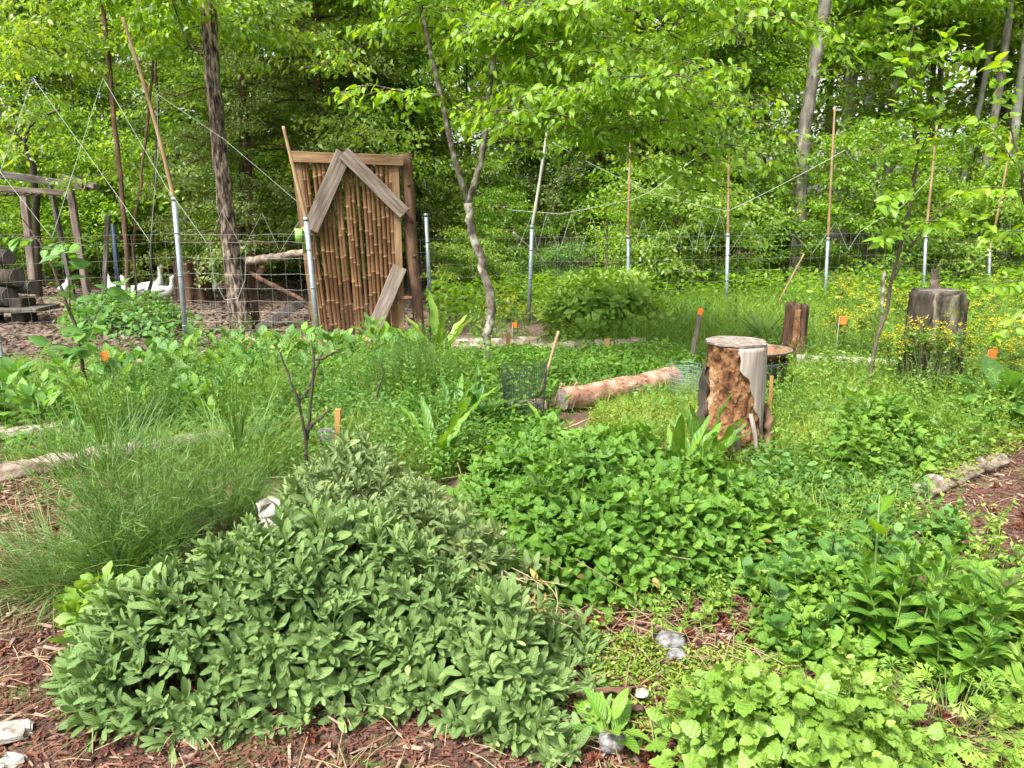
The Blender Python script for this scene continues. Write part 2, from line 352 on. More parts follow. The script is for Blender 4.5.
# ------------------------------------------------------------------ the ground (one sheet)
def ground_mat():
    m, n, p = newmat('soil'); lk = n.links.new
    tc = N(n, 'ShaderNodeTexCoord')
    def nz(s, d=6, r=.6):
        o = N(n, 'ShaderNodeTexNoise'); o.inputs['Scale'].default_value = s; o.inputs['Detail'].default_value = d; o.inputs['Roughness'].default_value = r
        lk(tc.outputs['Object'], o.inputs[0]); return o.outputs[0]
    fine = nz(26, 8, .7); mid = nz(3.2); big = nz(.5, 3)
    soil = ramp(n, fine, [(.3, (.028, .015, .011)), (.5, (.10, .052, .035)), (.7, (.23, .135, .095))]).outputs[0]
    moss = ramp(n, fine, [(.3, (.03, .05, .012)), (.6, (.12, .19, .03))]).outputs[0]
    mf = ramp(n, mid, [(.5, (0, 0, 0)), (.6, (1, 1, 1))]).outputs[0]
    litter = ramp(n, fine, [(.3, (.06, .038, .026)), (.5, (.17, .115, .085)), (.7, (.32, .24, .19))]).outputs[0]
    sx = N(n, 'ShaderNodeSeparateXYZ'); lk(tc.outputs['Object'], sx.inputs[0])
    far = math_(n, 'GREATER_THAN', sx.outputs[1], 8.6)
    near = mixc(n, mf, soil, moss)
    col = mixc(n, far, near, litter); lk(col, p.inputs['Base Color']); p.inputs['Roughness'].default_value = .95
    b = N(n, 'ShaderNodeBump'); b.inputs['Strength'].default_value = .9; b.inputs['Distance'].default_value = .03; lk(fine, b.inputs['Height']); lk(b.outputs[0], p.inputs['Normal'])
    return m
def axis(lo, hi, step, far):
    a = np.arange(lo, hi, step); out = [hi]; s = step
    while out[-1] < far: s *= 1.25; out.append(out[-1] + s)
    neg = [lo]; s = step
    while neg[-1] > -far: s *= 1.25; neg.append(neg[-1] - s)
    return np.concatenate([neg[::-1][:-1], a, out])
xs = axis(-8, 8, .06, 260); ys = axis(.5, 15, .06, 260)
X, Y = np.meshgrid(xs, ys); nx, ny = len(xs), len(ys)
g = Geo(); I = np.arange(nx * ny).reshape(ny, nx)
q = np.stack([I[:-1, :-1], I[:-1, 1:], I[1:, 1:], I[1:, :-1]], -1).reshape(-1)
g.add(np.stack([X, Y, ground_z(X, Y)], -1).reshape(-1, 3), q, np.full((nx - 1) * (ny - 1), 4))
tag(obj('ground', g, ground_mat()), kind='structure')

# ------------------------------------------------------------------ trees
def tree_geo(seed, H, R, z0, nbr, nleaf, ll, lean=(0, 0), r0=.09, rise=.35, droop=.45, tpl=LEAF_S, sides=8, top=1.0, wob=.05, prof=None, subs=7, limb=None, sprays=.13):
    """returns trunk geometry, crown geometry (leaves), twig geometry"""
    r = np.random.default_rng(seed); n = 14
    t = np.linspace(0, 1, n); ph = r.uniform(0, 6, 4)
    px = lean[0] * t + wob * (np.sin(t * 5 + ph[0]) - sin(ph[0])); py = lean[1] * t + wob * (np.sin(t * 4 + ph[1]) - sin(ph[1]))
    path = np.stack([px, py, t * H - .05], -1); rad = r0 * (1 - .85 * t) + r0 * .35 * np.exp(-t * 22)
    tg = Geo(); tube(tg, path, rad, sides, .18, seed, flute=.05)
    segs = []; wood = []
    for i in range(nbr):
        f = (i + r.random()) / nbr; h = z0 + (H * top - z0) * f; tt = min(h / H, .999)
        base = A([np.interp(tt, t, path[:, k]) for k in range(3)])
        az = i * 2.4 + r.normal() * .4
        pf = prof(f) if prof else (sin(pi * min(1, f * .75 + .22)) ** .7)
        L = R * pf * r.uniform(.65, 1.15); K = 6; s = np.linspace(0, 1, K)
        dirh = A([cos(az), sin(az), 0]); side = A([-sin(az), cos(az), 0])
        bp = base + np.outer(s * L, dirh) + np.outer(np.sin(s * 3 + r.random() * 3) * .06 * L, side)
        bp[:, 2] += L * (rise * s - droop * s ** 2.2) + .1 * r.normal() * s
        wood.append((bp, np.linspace(max(.004, r0 * .28 * (1 - .6 * tt)), .003, K)))
        segs.append((bp[2:4].mean(0), bp[-1], 1.0))
        for j in range(subs):
            u = r.uniform(.2, .97); p = A([np.interp(u, s, bp[:, k]) for k in range(3)])
            a2 = az + r.choice([-1, 1]) * r.uniform(.5, 1.2); l2 = L * r.uniform(.22, .45) * (1.1 - .4 * u) + .12
            e = p + A([cos(a2), sin(a2), r.uniform(-.3, .25)]) * l2
            mid = (p + e) / 2 + A([0, 0, .06 * l2])
            wood.append((np.stack([p, mid, e]), A([.004, .003, .0015]) * (1 + r0 * 8)))
            segs.append((p, e, l2 / L + .5))
    wg = Geo()
    for w, rr in wood: tube(wg, w, rr, 4, cap=False)
    P0 = A([s[0] for s in segs]); P1 = A([s[1] for s in segs]); ln = np.linalg.norm(P1 - P0, axis=1)
    pr = ln / ln.sum(); k = r.choice(len(segs), nleaf, p=pr); u = r.random(nleaf) ** .8
    d = nrm(P1 - P0)[k]; pos = P0[k] + (P1 - P0)[k] * u[:, None] * 1.08
    spread = r.normal(size=(nleaf, 3)) * sprays * A([1, 1, .45]); pos = pos + spread
    sgn = r.choice([-1, 1], nleaf); lat = nrm(np.cross(d, A([0, 0, 1.0]))) * sgn[:, None]
    ld = nrm(d * .7 + lat * .9 + r.normal(size=(nleaf, 3)) * .45 + A([0, 0, -.45]))
    nn = A([0, -.1, .8]) + r.normal(size=(nleaf, 3)) * .55
    cg = Geo(); put(cg, tpl, basis(ld, nn), pos, r.random(nleaf), S=ll * r.uniform(.6, 1.25, nleaf))
    return tg, cg, wg

class Kind:
    """a tree built once; copies share its meshes"""
    def __init__(s, name, bark, leafm, **kw):
        s.name = name; tg, cg, wg = tree_geo(**kw)
        tg.merge(wg); s.tm = tg.mesh(name + '_trunk', M[bark]); s.cm = cg.mesh(name + '_crown', M[leafm])
    def place(s, x, y, label, group=None, rz=0.0, sc=1.0, name=None, tilt=(0, 0), cat='tree'):
        t = thing(name or s.name, label, cat, (x, y, float(ground_z(x, y))), group, rz)
        t.rotation_euler = (tilt[0], tilt[1], rz); t.scale = (sc,) * 3
        for nm, me in (('trunk', s.tm), ('crown', s.cm)):
            o = bpy.data.objects.new(nm, me); COL.objects.link(o); o.parent = t
        return t

low = lambda f: .75 + .35 * sin(pi * f)
K_under = [Kind('understory_tree', 'bark_dark', 'crown', seed=11, H=6.5, R=2.1, z0=.7, nbr=38, nleaf=23000, ll=.078, r0=.05, wob=.12, prof=low),
           Kind('understory_tree', 'bark_grey', 'crown2', seed=12, H=7.5, R=2.3, z0=1.1, nbr=38, nleaf=23000, ll=.08, r0=.06, wob=.15, prof=low),
           Kind('understory_tree', 'bark_dark', 'crown', seed=13, H=5.2, R=1.8, z0=.5, nbr=32, nleaf=17000, ll=.07, r0=.04, wob=.12, prof=low)]
K_tall = [Kind('forest_tree', 'bark_grey', 'crown', seed=21, H=15, R=3.4, z0=3.0, nbr=40, nleaf=14000, ll=.14, r0=.12, wob=.2, sprays=.2),
          Kind('forest_tree', 'bark_dark', 'crown2', seed=22, H=17, R=3.8, z0=4.0, nbr=40, nleaf=14000, ll=.15, r0=.14, wob=.3, sprays=.2),
          Kind('forest_tree', 'bark_pale', 'crown', seed=23, H=16, R=3.2, z0=2.4, nbr=40, nleaf=13000, ll=.14, r0=.10, wob=.3, sprays=.2)]
K_dark = [Kind('cedar_tree', 'bark_red', 'crown_dark', seed=31, H=9, R=1.9, z0=.8, nbr=64, nleaf=42000, ll=.06, r0=.08, rise=.1, droop=.5, sprays=.09, tpl=LEAF_F, prof=lambda f: 1.05 - .8 * f),
          Kind('cedar_tree', 'bark_red', 'crown_dark', seed=32, H=11, R=2.4, z0=1.2, nbr=64, nleaf=46000, ll=.065, r0=.1, rise=.1, droop=.4, sprays=.1, tpl=LEAF_F, prof=lambda f: 1.05 - .75 * f)]
K_pole = [Kind('pole_tree', 'bark_pale', 'crown2', seed=41, H=17, R=2.6, z0=6.5, nbr=26, nleaf=9000, ll=.16, r0=.11, wob=.25, sprays=.2, subs=6),
          Kind('pole_tree', 'bark_grey', 'crown', seed=42, H=18, R=2.8, z0=6.0, nbr=28, nleaf=10000, ll=.16, r0=.10, wob=.35, sprays=.2, subs=6)]
bushp = lambda f: .35 + .8 * (1 - f) ** .6
K_bush = [Kind('bush', 'twig', 'crown2', seed=51, H=1.7, R=1.15, z0=.08, nbr=34, nleaf=9000, ll=.062, r0=.02, rise=.9, droop=.5, prof=bushp, sprays=.08),
          Kind('bush', 'twig', 'crown', seed=52, H=2.4, R=1.35, z0=.1, nbr=40, nleaf=11000, ll=.07, r0=.025, rise=.9, droop=.5, prof=bushp, sprays=.09),
          Kind('bush', 'twig', 'nettle', seed=53, H=1.3, R=1.0, z0=.05, nbr=30, nleaf=8000, ll=.05, r0=.018, rise=.8, droop=.4, prof=bushp, sprays=.07)]
R2 = np.random.default_rng(99)
def X_at(px, Y): return (px - 512) / F * (Y * cos(PITCH) + 1.0 * sin(PITCH))

# rows of the wood behind the fence
def row(kinds, Y0, Y1, px0, px1, n, label, group, sc=(.85, 1.2), **kw):
    for i in range(n):
        Yv = R2.uniform(Y0, Y1); px = px0 + (px1 - px0) * (i + R2.uniform(.1, .9)) / n
        kinds[i % len(kinds)].place(X_at(px, Yv), Yv, label, group, R2.uniform(0, 6.28), R2.uniform(*sc), **kw)
row(K_tall, 16, 20, -260, 1290, 8, 'tall broadleaved forest tree rising over the understory behind the fence', 'tall trees of the near wood edge')
row(K_tall, 22, 28, -320, 1350, 7, 'tall broadleaved tree deep inside the wood', 'tall trees deep in the wood')
row(K_pole, 14, 17.5, 820, 1010, 7, 'thin pale trunk standing at the edge of the wood behind the flowery corner', 'thin pale trunks at the wood edge', (.6, .9), name='slender_tree')
row(K_pole, 18, 27, 560, 1060, 13, 'slim pale bare-stemmed tree deep in the wood', 'slim pale trunks deep in the wood', (.8, 1.15), name='slender_tree')
row(K_pole, 17, 25, -60, 540, 8, 'slim straight bare-stemmed tree behind the wooden frame and gate', 'slim trunks behind the gate', (.8, 1.1), name='slender_tree')
row(K_under, 15, 17.5, -160, 300, 5, 'low leafy understory tree beyond the leaf-strewn clearing', 'understory trees beyond the clearing', (.9, 1.15))
row(K_under, 12.5, 15, 270, 700, 7, 'leafy understory tree directly behind the gate and middle fence', 'understory trees behind the gate', (.85, 1.1))
row(K_under, 15.5, 18.5, 680, 1250, 5, 'bright leafy understory tree behind the fence on the flower-filled side', 'understory trees behind the flowery corner', (.7, 1.05))
row(K_dark, 13, 15, 560, 760, 3, 'dark feathery evergreen behind the middle of the fence', 'dark evergreens behind the fence', (.8, 1.0))
row(K_dark, 12, 15.5, 190, 430, 3, 'dark feathery evergreen behind the bamboo gate', 'dark evergreens behind the gate', (.75, 1.0))
row(K_dark, 16, 18, 40, 330, 3, 'dark feathery evergreen at the back of the clearing', 'dark evergreens at the back of the clearing', (.8, 1.0))
row(K_bush[:2], 11.4, 13.5, 640, 1240, 10, 'bright green leafy bush crowding the outside of the fence', 'bushes crowding the fence', (.8, 1.15))
row(K_bush[:2], 13.5, 17.5, -120, 360, 15, 'light green bush at the back of the clearing', 'bushes at the back of the clearing', (.8, 1.3))
row(K_bush, 10.6, 12, 430, 640, 4, 'small green bush against the outside of the middle fence', 'bushes behind the middle fence', (.55, .8))

# the far-off wood as one mass
g = Geo(); n = 90000
ang = R2.uniform(-.9, .9, n); rr = R2.uniform(33, 44, n); zz = R2.uniform(0, 1, n) ** .9 * 21
fx, fy = np.sin(ang) * rr, np.cos(ang) * rr
keep = snoise(fx * 1.0, fy * 1.0, zz * 1.3, .45, 8) + .35 * snoise(fx, fy, zz, 1.6, 9) > -.25
fx, fy, zz = fx[keep], fy[keep], zz[keep]; k = len(fx)
put(g, LEAF_F, basis(R2.normal(size=(k, 3)) + A([0, 0, -.4]), R2.normal(size=(k, 3)) * .6 + A([0, 0, 1])), np.stack([fx, fy, zz], -1), S=R2.uniform(.25, .55, k))
tag(obj('distant_wood', g, M['crown2']), 'far-off mass of wood foliage behind all the trees', 'woodland', kind='stuff')

# trees the photo shows one by one -------------------------------------------------
def path_px(pts): return [atY(*p) for p in pts]
def solo_tree(name, pts, rads, bark, label, sides=14, rough=.16, flute=.06, crown=None, seed=1, branches=(), n=30):
    """trunk along (px,py,Y) points; crown is a Geo in world space"""
    P = A(path_px(pts)); base = P[0].copy(); base[2] = float(ground_z(base[0], base[1])); P[0][2] = base[2] - .1
    t = np.linspace(0, 1, len(P)); tt = np.linspace(0, 1, n)
    Q = np.stack([np.interp(tt, t, P[:, k]) for k in range(3)], -1); Rr = np.interp(tt, t, rads)
    Q[1:-1, :2] += .006 * R2.normal(size=(n - 2, 2)); Rr[0] *= 1.25
    root = thing(name, label, 'tree', base); tg = Geo(); tube(tg, Q - base, Rr, sides, rough, seed, flute=flute)
    for b, br in branches:
        B = A([p if len(p) == 3 and isinstance(p, np.ndarray) else atY(*p) for p in b]) - base; s = np.linspace(0, 1, len(B)); s2 = np.linspace(0, 1, 14)
        B2 = np.stack([np.interp(s2, s, B[:, k]) for k in range(3)], -1); tube(tg, B2, np.linspace(br[0], br[1], 14), 8, .1, seed + 3)
    obj('trunk', tg, M[bark], root)
    return root, base
def sprays_geo(segs, nleaf, ll, tpl=LEAF_M, seed=0, spread=.06, droop=.5, base=A([0, 0, 0])):
    """leafy twigs: segs are (start, end) world pairs; leaves sit alternately in one loose plane per twig"""
    r = np.random.default_rng(seed); P0 = A([s[0] for s in segs]) - base; P1 = A([s[1] for s in segs]) - base
    ln = np.linalg.norm(P1 - P0, axis=1); k = r.choice(len(segs), nleaf, p=ln / ln.sum()); u = r.random(nleaf)
    d = nrm(P1 - P0)[k]; pos = P0[k] + (P1 - P0)[k] * u[:, None] + r.normal(size=(nleaf, 3)) * spread * A([1, 1, .5])
    lat = nrm(np.cross(d, A([0, 0, 1.0]))) * r.choice([-1, 1], nleaf)[:, None]
    ld = nrm(d * .7 + lat + r.normal(size=(nleaf, 3)) * .45 + A([0, 0, -droop * 1.4])); nn = A([0, -.25, .8]) + r.normal(size=(nleaf, 3)) * .55
    g = Geo(); put(g, tpl, basis(ld, nn), pos, r.random(nleaf), S=ll * r.uniform(.55, 1.2, nleaf))
    P = np.stack([P0, (P0 + P1) / 2 + A([0, 0, .02]), P1], 1); w = Geo(); many_tubes(w, P, A([.005, .0035, .0015]), 4)
    return g, w
def boughs(starts, R, n_sub, seed, lift=.1, drop=.35):
    """from bough polylines make drooping side twigs"""
    r = np.random.default_rng(seed); out = []
    for b in starts:
        b = A(b); s = np.linspace(0, 1, len(b)); 
        for j in range(n_sub):
            u = r.uniform(.12, 1); p = A([np.interp(u, s, b[:, k]) for k in range(3)]); a = r.uniform(0, 2 * pi)
            l = R * r.uniform(.4, 1.1); e = p + A([cos(a) * l, sin(a) * l, l * r.uniform(-drop, lift)])
            out.append((p, e))
            for q in range(3):
                v = r.uniform(.3, 1); pp = p + (e - p) * v; a3 = a + r.choice([-1, 1]) * r.uniform(.5, 1.1)
                out.append((pp, pp + A([cos(a3), sin(a3), r.uniform(-.5, .05)]) * l * .45))
    return out

# shaggy trunk beside the gate
t, b = solo_tree('shaggy_tree', [(243, 338, 8.9), (232, 262, 8.9), (222, 170, 8.85), (213, 90, 8.8), (209, 0, 8.8), (205, -140, 8.9), (215, -420, 9.2)], [.135, .092, .08, .074, .072, .07, .05], 'bark_shag',
                 'big shaggy-barked tree trunk standing in the clearing just beside the bamboo gate', 20, .28, .14, seed=5,
                 branches=[([(214, 62, 8.8), (198, 52, 8.75), (186, 40, 8.7), (172, 0, 8.5)], (.016, .007))])
bs = [[atY(209, -20, 8.8), atY(120, -40, 8.2), atY(20, -30, 7.8)], [atY(209, -60, 8.8), atY(280, -60, 8.2), atY(380, -30, 8.0)], [atY(207, -100, 8.8), atY(150, -30, 10), atY(60, 20, 11)],
      [atY(207, -160, 8.8), atY(260, -160, 9.5), atY(330, -120, 10.5)], [atY(209, 0, 8.8), atY(180, 10, 9.6), atY(120, 50, 10.4)]]
cg, wg = sprays_geo(boughs(bs, 1.0, 16, 61), 9000, .085, LEAF_M, 62, base=b); obj('crown', cg, M['crown'], t); obj('branch', wg, M['twig'], t)

# forked young tree in the bed
fork = atY(468, 203, 6.75)
LL1 = [(468, 203, 6.75), (452, 150, 6.75), (440, 92, 6.7), (428, 40, 6.7), (419, 0, 6.7), (405, -80, 6.6), (380, -200, 6.4)]
LL2 = [(468, 203, 6.75), (482, 160, 6.75), (488, 100, 6.8), (495, 50, 6.8), (503, 0, 6.8), (515, -90, 6.9), (540, -220, 7)]
SB = [(486, 118, 6.8), (510, 108, 6.7), (548, 97, 6.5), (582, 87, 6.3), (640, 76, 6.0), (700, 73, 5.8)]
SB2 = [(440, 96, 6.7), (415, 94, 6.6), (385, 88, 6.4), (370, 84, 6.2)]
SB3 = [(497, 40, 6.8), (540, 10, 6.5), (610, -10, 6.2), (700, 0, 5.9)]
t, b = solo_tree('forked_tree', [(489, 378, 6.75), (487, 340, 6.75), (491, 312, 6.75), (490, 290, 6.75), (480, 258, 6.75), (471, 230, 6.75), (468, 203, 6.75)], [.052, .04, .039, .038, .037, .037, .038], 'bark_young',
                 'slender young tree with a crooked trunk forking into two limbs, growing inside the garden', 12, .1, .02, seed=3,
                 branches=[(LL1, (.026, .012)), (LL2, (.028, .012)), (SB, (.017, .006)), (SB2, (.013, .005)), (SB3, (.016, .006))])
def wp(l): return [atY(*p) for p in l]
bs = [wp(SB)[1:], wp(SB)[2:], wp(SB3), wp(SB3), wp(LL2)[4:], wp(LL1)[4:], [atY(503, 0, 6.8), atY(560, 30, 7.2), atY(640, 60, 7.4), atY(720, 110, 7.4)], [atY(503, -20, 6.8), atY(580, 90, 7.6), atY(600, 150, 7.8)],
      [atY(510, -60, 6.8), atY(640, -30, 6.6), atY(760, 20, 6.4)], [atY(505, -10, 6.8), atY(540, 60, 7.0), atY(560, 130, 7.3)], [atY(640, 30, 6.6), atY(690, 120, 6.9), atY(660, 170, 7.1)], [atY(503, -30, 6.8), atY(450, -10, 7.3), atY(400, 30, 7.8)], [atY(560, 10, 6.8), atY(620, 60, 7.1), atY(630, 140, 7.3)]]
cg, wg = sprays_geo(boughs(bs, .75, 20, 71, .15, .5), 12500, .076, LEAF_M, 72, .05, base=b)
sb = [wp(SB2), wp(LL1)[3:5]]; cg2, wg2 = sprays_geo(boughs(sb, .45, 9, 73), 420, .085, LEAF_M, 74, .04, base=b); cg.merge(cg2); wg.merge(wg2)
obj('crown', cg, M['near'], t); obj('branch', wg, M['twig'], t)

# leaning trunk on the flowery side, others by name
t, b = solo_tree('leaning_tree', [(796, 275, 12.6), (801, 190, 12.6), (806, 120, 12.6), (816, 60, 12.6), (826, 0, 12.6), (838, -80, 12.6)], [.13, .10, .094, .09, .086, .08], 'bark_grey', 'grey tree leaning away from the fence, thick mossy trunk above the tallest bamboo pole', 14, .15, .06, seed=8)
bs = [[atY(826, 0, 15), atY(760, -10, 14), atY(700, 10, 13)], [atY(830, -30, 15), atY(900, -20, 14.4), atY(960, 0, 14)], [atY(815, 30, 15), atY(770, 60, 14.6), atY(740, 90, 14.4)], [atY(836, -70, 15), atY(860, -30, 14), atY(880, 40, 13.5)]]
cg, wg = sprays_geo(boughs(bs, 1.3, 14, 81), 5200, .13, LEAF_S, 82, .12, base=b); obj('crown', cg, M['crown'], t); obj('branch', wg, M['twig'], t)
t, b = solo_tree('straight_tree', [(418, 262, 15.5), (416, 150, 15.5), (415, 60, 15.5), (416, -40, 15.5), (416, -160, 15.5)], [.10, .085, .08, .075, .06], 'bark_pale', 'straight pale tree trunk seen above the gate between the two boards and the forked tree', 10, .1, .03, seed=9)
bs = [[atY(416, -60, 15.5), atY(470, -40, 14.8), atY(520, 0, 14.2)], [atY(416, -40, 15.5), atY(350, -20, 15), atY(300, 30, 14.6)], [atY(416, -100, 15.5), atY(440, -60, 16), atY(450, 30, 16.5)]]
cg, wg = sprays_geo(boughs(bs, 1.2, 12, 83), 3600, .13, LEAF_S, 84, .12, base=b); obj('crown', cg, M['crown2'], t); obj('branch', wg, M['twig'], t)
for k, (pts, rad, lab) in enumerate([
        ([(1003, 250, 17), (1004, 100, 17), (1008, 0, 17), (1012, -80, 17)], .16, 'dark tree trunk nearest the edge of the picture, above the leaning garden sapling'),
        ([(968, 240, 19), (975, 120, 19), (988, 30, 19), (995, -60, 19)], .12, 'dark slanting tree trunk next to the darkest trunk behind the corner posts'),
        ([(866, 215, 22), (868, 130, 22), (870, 60, 22), (872, -60, 22)], .15, 'pale grey tree trunk deep in the wood between the two tallest bamboo poles'),
        ([(890, 215, 23), (892, 130, 23), (890, 60, 23), (888, -60, 23)], .14, 'second pale grey trunk deep in the wood, beside the thinner pale trunk'),
        ([(238, 330, 13), (240, 262, 13), (243, 150, 13), (240, 20, 13), (240, -60, 13)], .075, 'thin dark tree trunk close behind the shaggy trunk')]):
    t, b = solo_tree('woodland_tree', pts, [rad * 1.2] + [rad * .9] * (len(pts) - 1), 'bark_pale' if 'pale' in lab else 'bark_dark', lab, 10, .12, .04, seed=20 + k)
    q = pts[-1]; bs = [[atY(q[0], q[1], q[2]), atY(q[0] + 60 * s, q[1] + 10, q[2] - 1), atY(q[0] + 110 * s, q[1] + 60, q[2] - 1.6)] for s in (-1, 1)]
    cg, wg = sprays_geo(boughs(bs, 1.2, 9, 90 + k), 1500, .13, LEAF_S, 95 + k, .12, base=b); obj('crown', cg, M['crown'], t); obj('branch', wg, M['twig'], t)
# reddish and dark slim trunks in the clearing on the side of the wooden frame
for k, (pts, rad, bark, lab) in enumerate([
        ([(127, 305, 10.2), (126, 250, 10.2), (122, 190, 10.3), (114, 120, 10.4), (104, 20, 10.6), (96, -60, 10.8)], .03, 'bark_red', 'slim reddish trunk standing beside the blue post in the clearing'),
        ([(136, 306, 10.3), (133, 250, 10.3), (141, 180, 10.5), (150, 100, 10.7), (160, -40, 11)], .018, 'bark_red', 'thinner reddish trunk crossing behind the tall bamboo pole'),
        ([(150, 310, 11.5), (152, 240, 11.5), (155, 180, 11.6), (158, 100, 11.8), (150, -30, 12)], .022, 'bark_dark', 'thin dark trunk behind the white ducks'),
        ([(24, 185, 12.2), (22, 150, 12.2), (25, 140, 12.2), (10, 125, 12.1), (-20, 100, 12)], .05, 'bark_dark', 'dark crooked branching tree above the wooden frame')]):
    if k == 3: pts = [(38, 300, 12.2), (36, 200, 12.2), (33, 168, 12.2), (22, 143, 12.2), (0, 118, 12.1), (-30, 90, 12)]
    br = [([(24, 146, 12.2), (28, 128, 12.2), (42, 116, 12.2), (60, 110, 12.2)], (.035, .015))] if k == 3 else []
    t, b = solo_tree('clearing_tree', pts, [rad * 1.2] + [rad] * (len(pts) - 2) + [rad * .6], bark, lab, 10, .12, .04, seed=30 + k, branches=br)
    q = pts[-1]; bs = [[atY(*q), atY(q[0] + 80 * s, q[1] + 30, q[2] - .8), atY(q[0] + 150 * s, q[1] + 90, q[2] - 1.2)] for s in (-1, 1)]
    cg, wg = sprays_geo(boughs(bs, 1.0, 10, 100 + k), 1700, .095, LEAF_S, 105 + k, .1, base=b); obj('crown', cg, M['crown2'], t); obj('branch', wg, M['twig'], t)

# saplings with big leaves inside the garden -------------------------------------------------
def sapling(name, pts, rads, segs, nleaf, ll, label, seed, mat='near', extra=()):
    t, b = solo_tree(name, pts, rads, 'twig', label, 8, .05, 0, seed=seed, branches=extra, n=16)
    cg, wg = sprays_geo(segs, nleaf, ll, LEAF_M, seed, .03, .25, base=b); obj('crown', cg, M[mat], t); obj('branch', wg, M['twig'], t)
Ys = 5.9
sp = [(868, 374, Ys), (880, 330, Ys), (893, 280, Ys), (908, 215, Ys), (918, 160, Ys - .1), (914, 110, Ys - .2), (911, 60, Ys - .3), (913, 10, Ys - .3)]
segs = [(atY(915, 130, 5.75), atY(900, 60, 5.5)), (atY(912, 90, 5.7), atY(960, 20, 5.4)), (atY(915, 60, 5.6), atY(905, -10, 5.5)), (atY(918, 120, 5.7), atY(965, 75, 5.3)), (atY(905, 225, 5.9), atY(958, 222, 5.5)),
        (atY(916, 160, 5.8), atY(945, 120, 5.5)), (atY(925, 60, 5.5), atY(985, 50, 5.2)), (atY(905, 230, 5.9), atY(880, 240, 5.6)), (atY(912, 190, 5.8), atY(880, 205, 5.6))]
sapling('young_tree', sp, [.016, .015, .014, .012, .01, .008, .006, .003], segs, 260, .105, 'thin leaning sapling with large pale leaves beside the dark mossy stump', 121,
        extra=[([(893, 280, Ys), (915, 240, Ys), (935, 215, Ys - .1), (955, 200, Ys - .2)], (.008, .003)), ([(912, 180, Ys), (925, 140, Ys - .1), (945, 90, Ys - .3)], (.007, .002))])
sp = [(1045, 420, 5.3), (1040, 330, 5.3), (1030, 240, 5.2), (1020, 170, 5.1), (1008, 110, 5.1)]
segs = [(atY(1030, 250, 5.2), atY(968, 215, 5.0)), (atY(1025, 190, 5.1), atY(960, 190, 4.9)), (atY(1020, 170, 5.1), atY(975, 115, 5)), (atY(1035, 280, 5.2), atY(975, 290, 5)), (atY(1010, 120, 5.1), atY(1000, 60, 5)), (atY(1022, 180, 5.1), atY(1050, 120, 4.9)),
        (atY(1030, 230, 5.2), atY(985, 240, 4.9)), (atY(1035, 300, 5.2), atY(1000, 340, 5))]
sapling('young_tree', sp, [.016, .015, .012, .008, .004], segs, 260, .085, 'leafy sapling at the very edge of the garden by the mulch path', 122)
sp = [(84, 412, 5.4), (86, 380, 5.4), (80, 340, 5.4), (62, 290, 5.4), (45, 250, 5.4), (28, 225, 5.4)]
segs = [(atY(82, 350, 5.4), atY(45, 345, 5.2)), (atY(82, 345, 5.4), atY(115, 285, 5.2)), (atY(70, 310, 5.4), atY(70, 255, 5.2)), (atY(45, 250, 5.4), atY(75, 240, 5.2)), (atY(40, 240, 5.4), atY(0, 235, 5.3)), (atY(84, 370, 5.4), atY(110, 360, 5.2)), (atY(82, 360, 5.4), atY(75, 320, 5.1)), (atY(30, 228, 5.4), atY(15, 215, 5.3))]
sapling('young_tree', sp, [.014, .013, .012, .01, .007, .004], segs, 95, .125, 'bare-stemmed sapling with a few very large leaves before the wooden frame', 123, 'broad')
sp = [(606, 268, 9.6), (607, 235, 9.6), (606, 200, 9.6), (601, 188, 9.6)]
segs = [(atY(606, 240, 9.6), atY(596, 195, 9.5)), (atY(606, 230, 9.6), atY(620, 195, 9.5)), (atY(606, 250, 9.6), atY(628, 215, 9.5)), (atY(605, 215, 9.6), atY(602, 188, 9.5)), (atY(606, 250, 9.6), atY(590, 225, 9.5))]
sapling('young_tree', sp, [.012, .01, .006, .003], segs, 110, .075, 'small upright sapling growing out of the round bush by the middle fence', 124)

# ------------------------------------------------------------------ bamboo gate
Yg = 8.1
TL, TR, BL, BR = atY(290, 151, Yg), atY(403, 155, Yg), atY(316, 347, Yg), atY(409, 342, Yg)
TL[1] += .0; TR[1] += .05
def G(u, v, d=0.0):
    p = (BL * (1 - u) + BR * u) * (1 - v) + (TL * (1 - u) + TR * u) * v; return p + A([0, -d, 0])
gate = thing('bamboo_gate', 'tall gate of reddish bamboo slats in a lumber frame with sloping boards', 'gate', ((BL + BR) / 2) * A([1, 1, 0]))
gb = A(gate.location)
def gpart(name, mat, fn, parent=gate, smooth=False):
    g = Geo(); fn(g); V = g.V = [v - gb for v in g.V]; return obj(name, g, M[mat], parent, smooth)
def beam_obj(name, a, b, w, t, mat, parent, origin, n=(0, -1, 0), jit=.0012, bev=.004):
    a = A(a, float); b = A(b, float); zz = nrm(b - a); y = A(n, float); y = nrm(y - zz * np.dot(y, zz)); x = np.cross(y, zz)
    g = Geo(); box(g, A([0, 0, 0]), (w, t, np.linalg.norm(b - a)), None, bev, 0, R2.random(), jit); o = obj(name, g, M[mat], parent, False, loc=(a + b) / 2 - origin)
    o.rotation_euler = mathutils.Matrix(np.stack([x, y, zz], -1).tolist()).to_euler(); return o
beam_obj('side_rail', G(.045, -.01), G(.045, 1.0), .10, .05, 'lumber', gate, gb)
beam_obj('side_rail', G(.925, -.01), G(.925, 1.0), .075, .05, 'lumber', gate, gb)
beam_obj('top_rail', G(.0, .972, .045), G(1.0, .972, .045), .105, .035, 'lumber', gate, gb)
beam_obj('bottom_rail', G(.06, .015, .045), G(1.0, .03, .045), .09, .035, 'lumber', gate, gb)
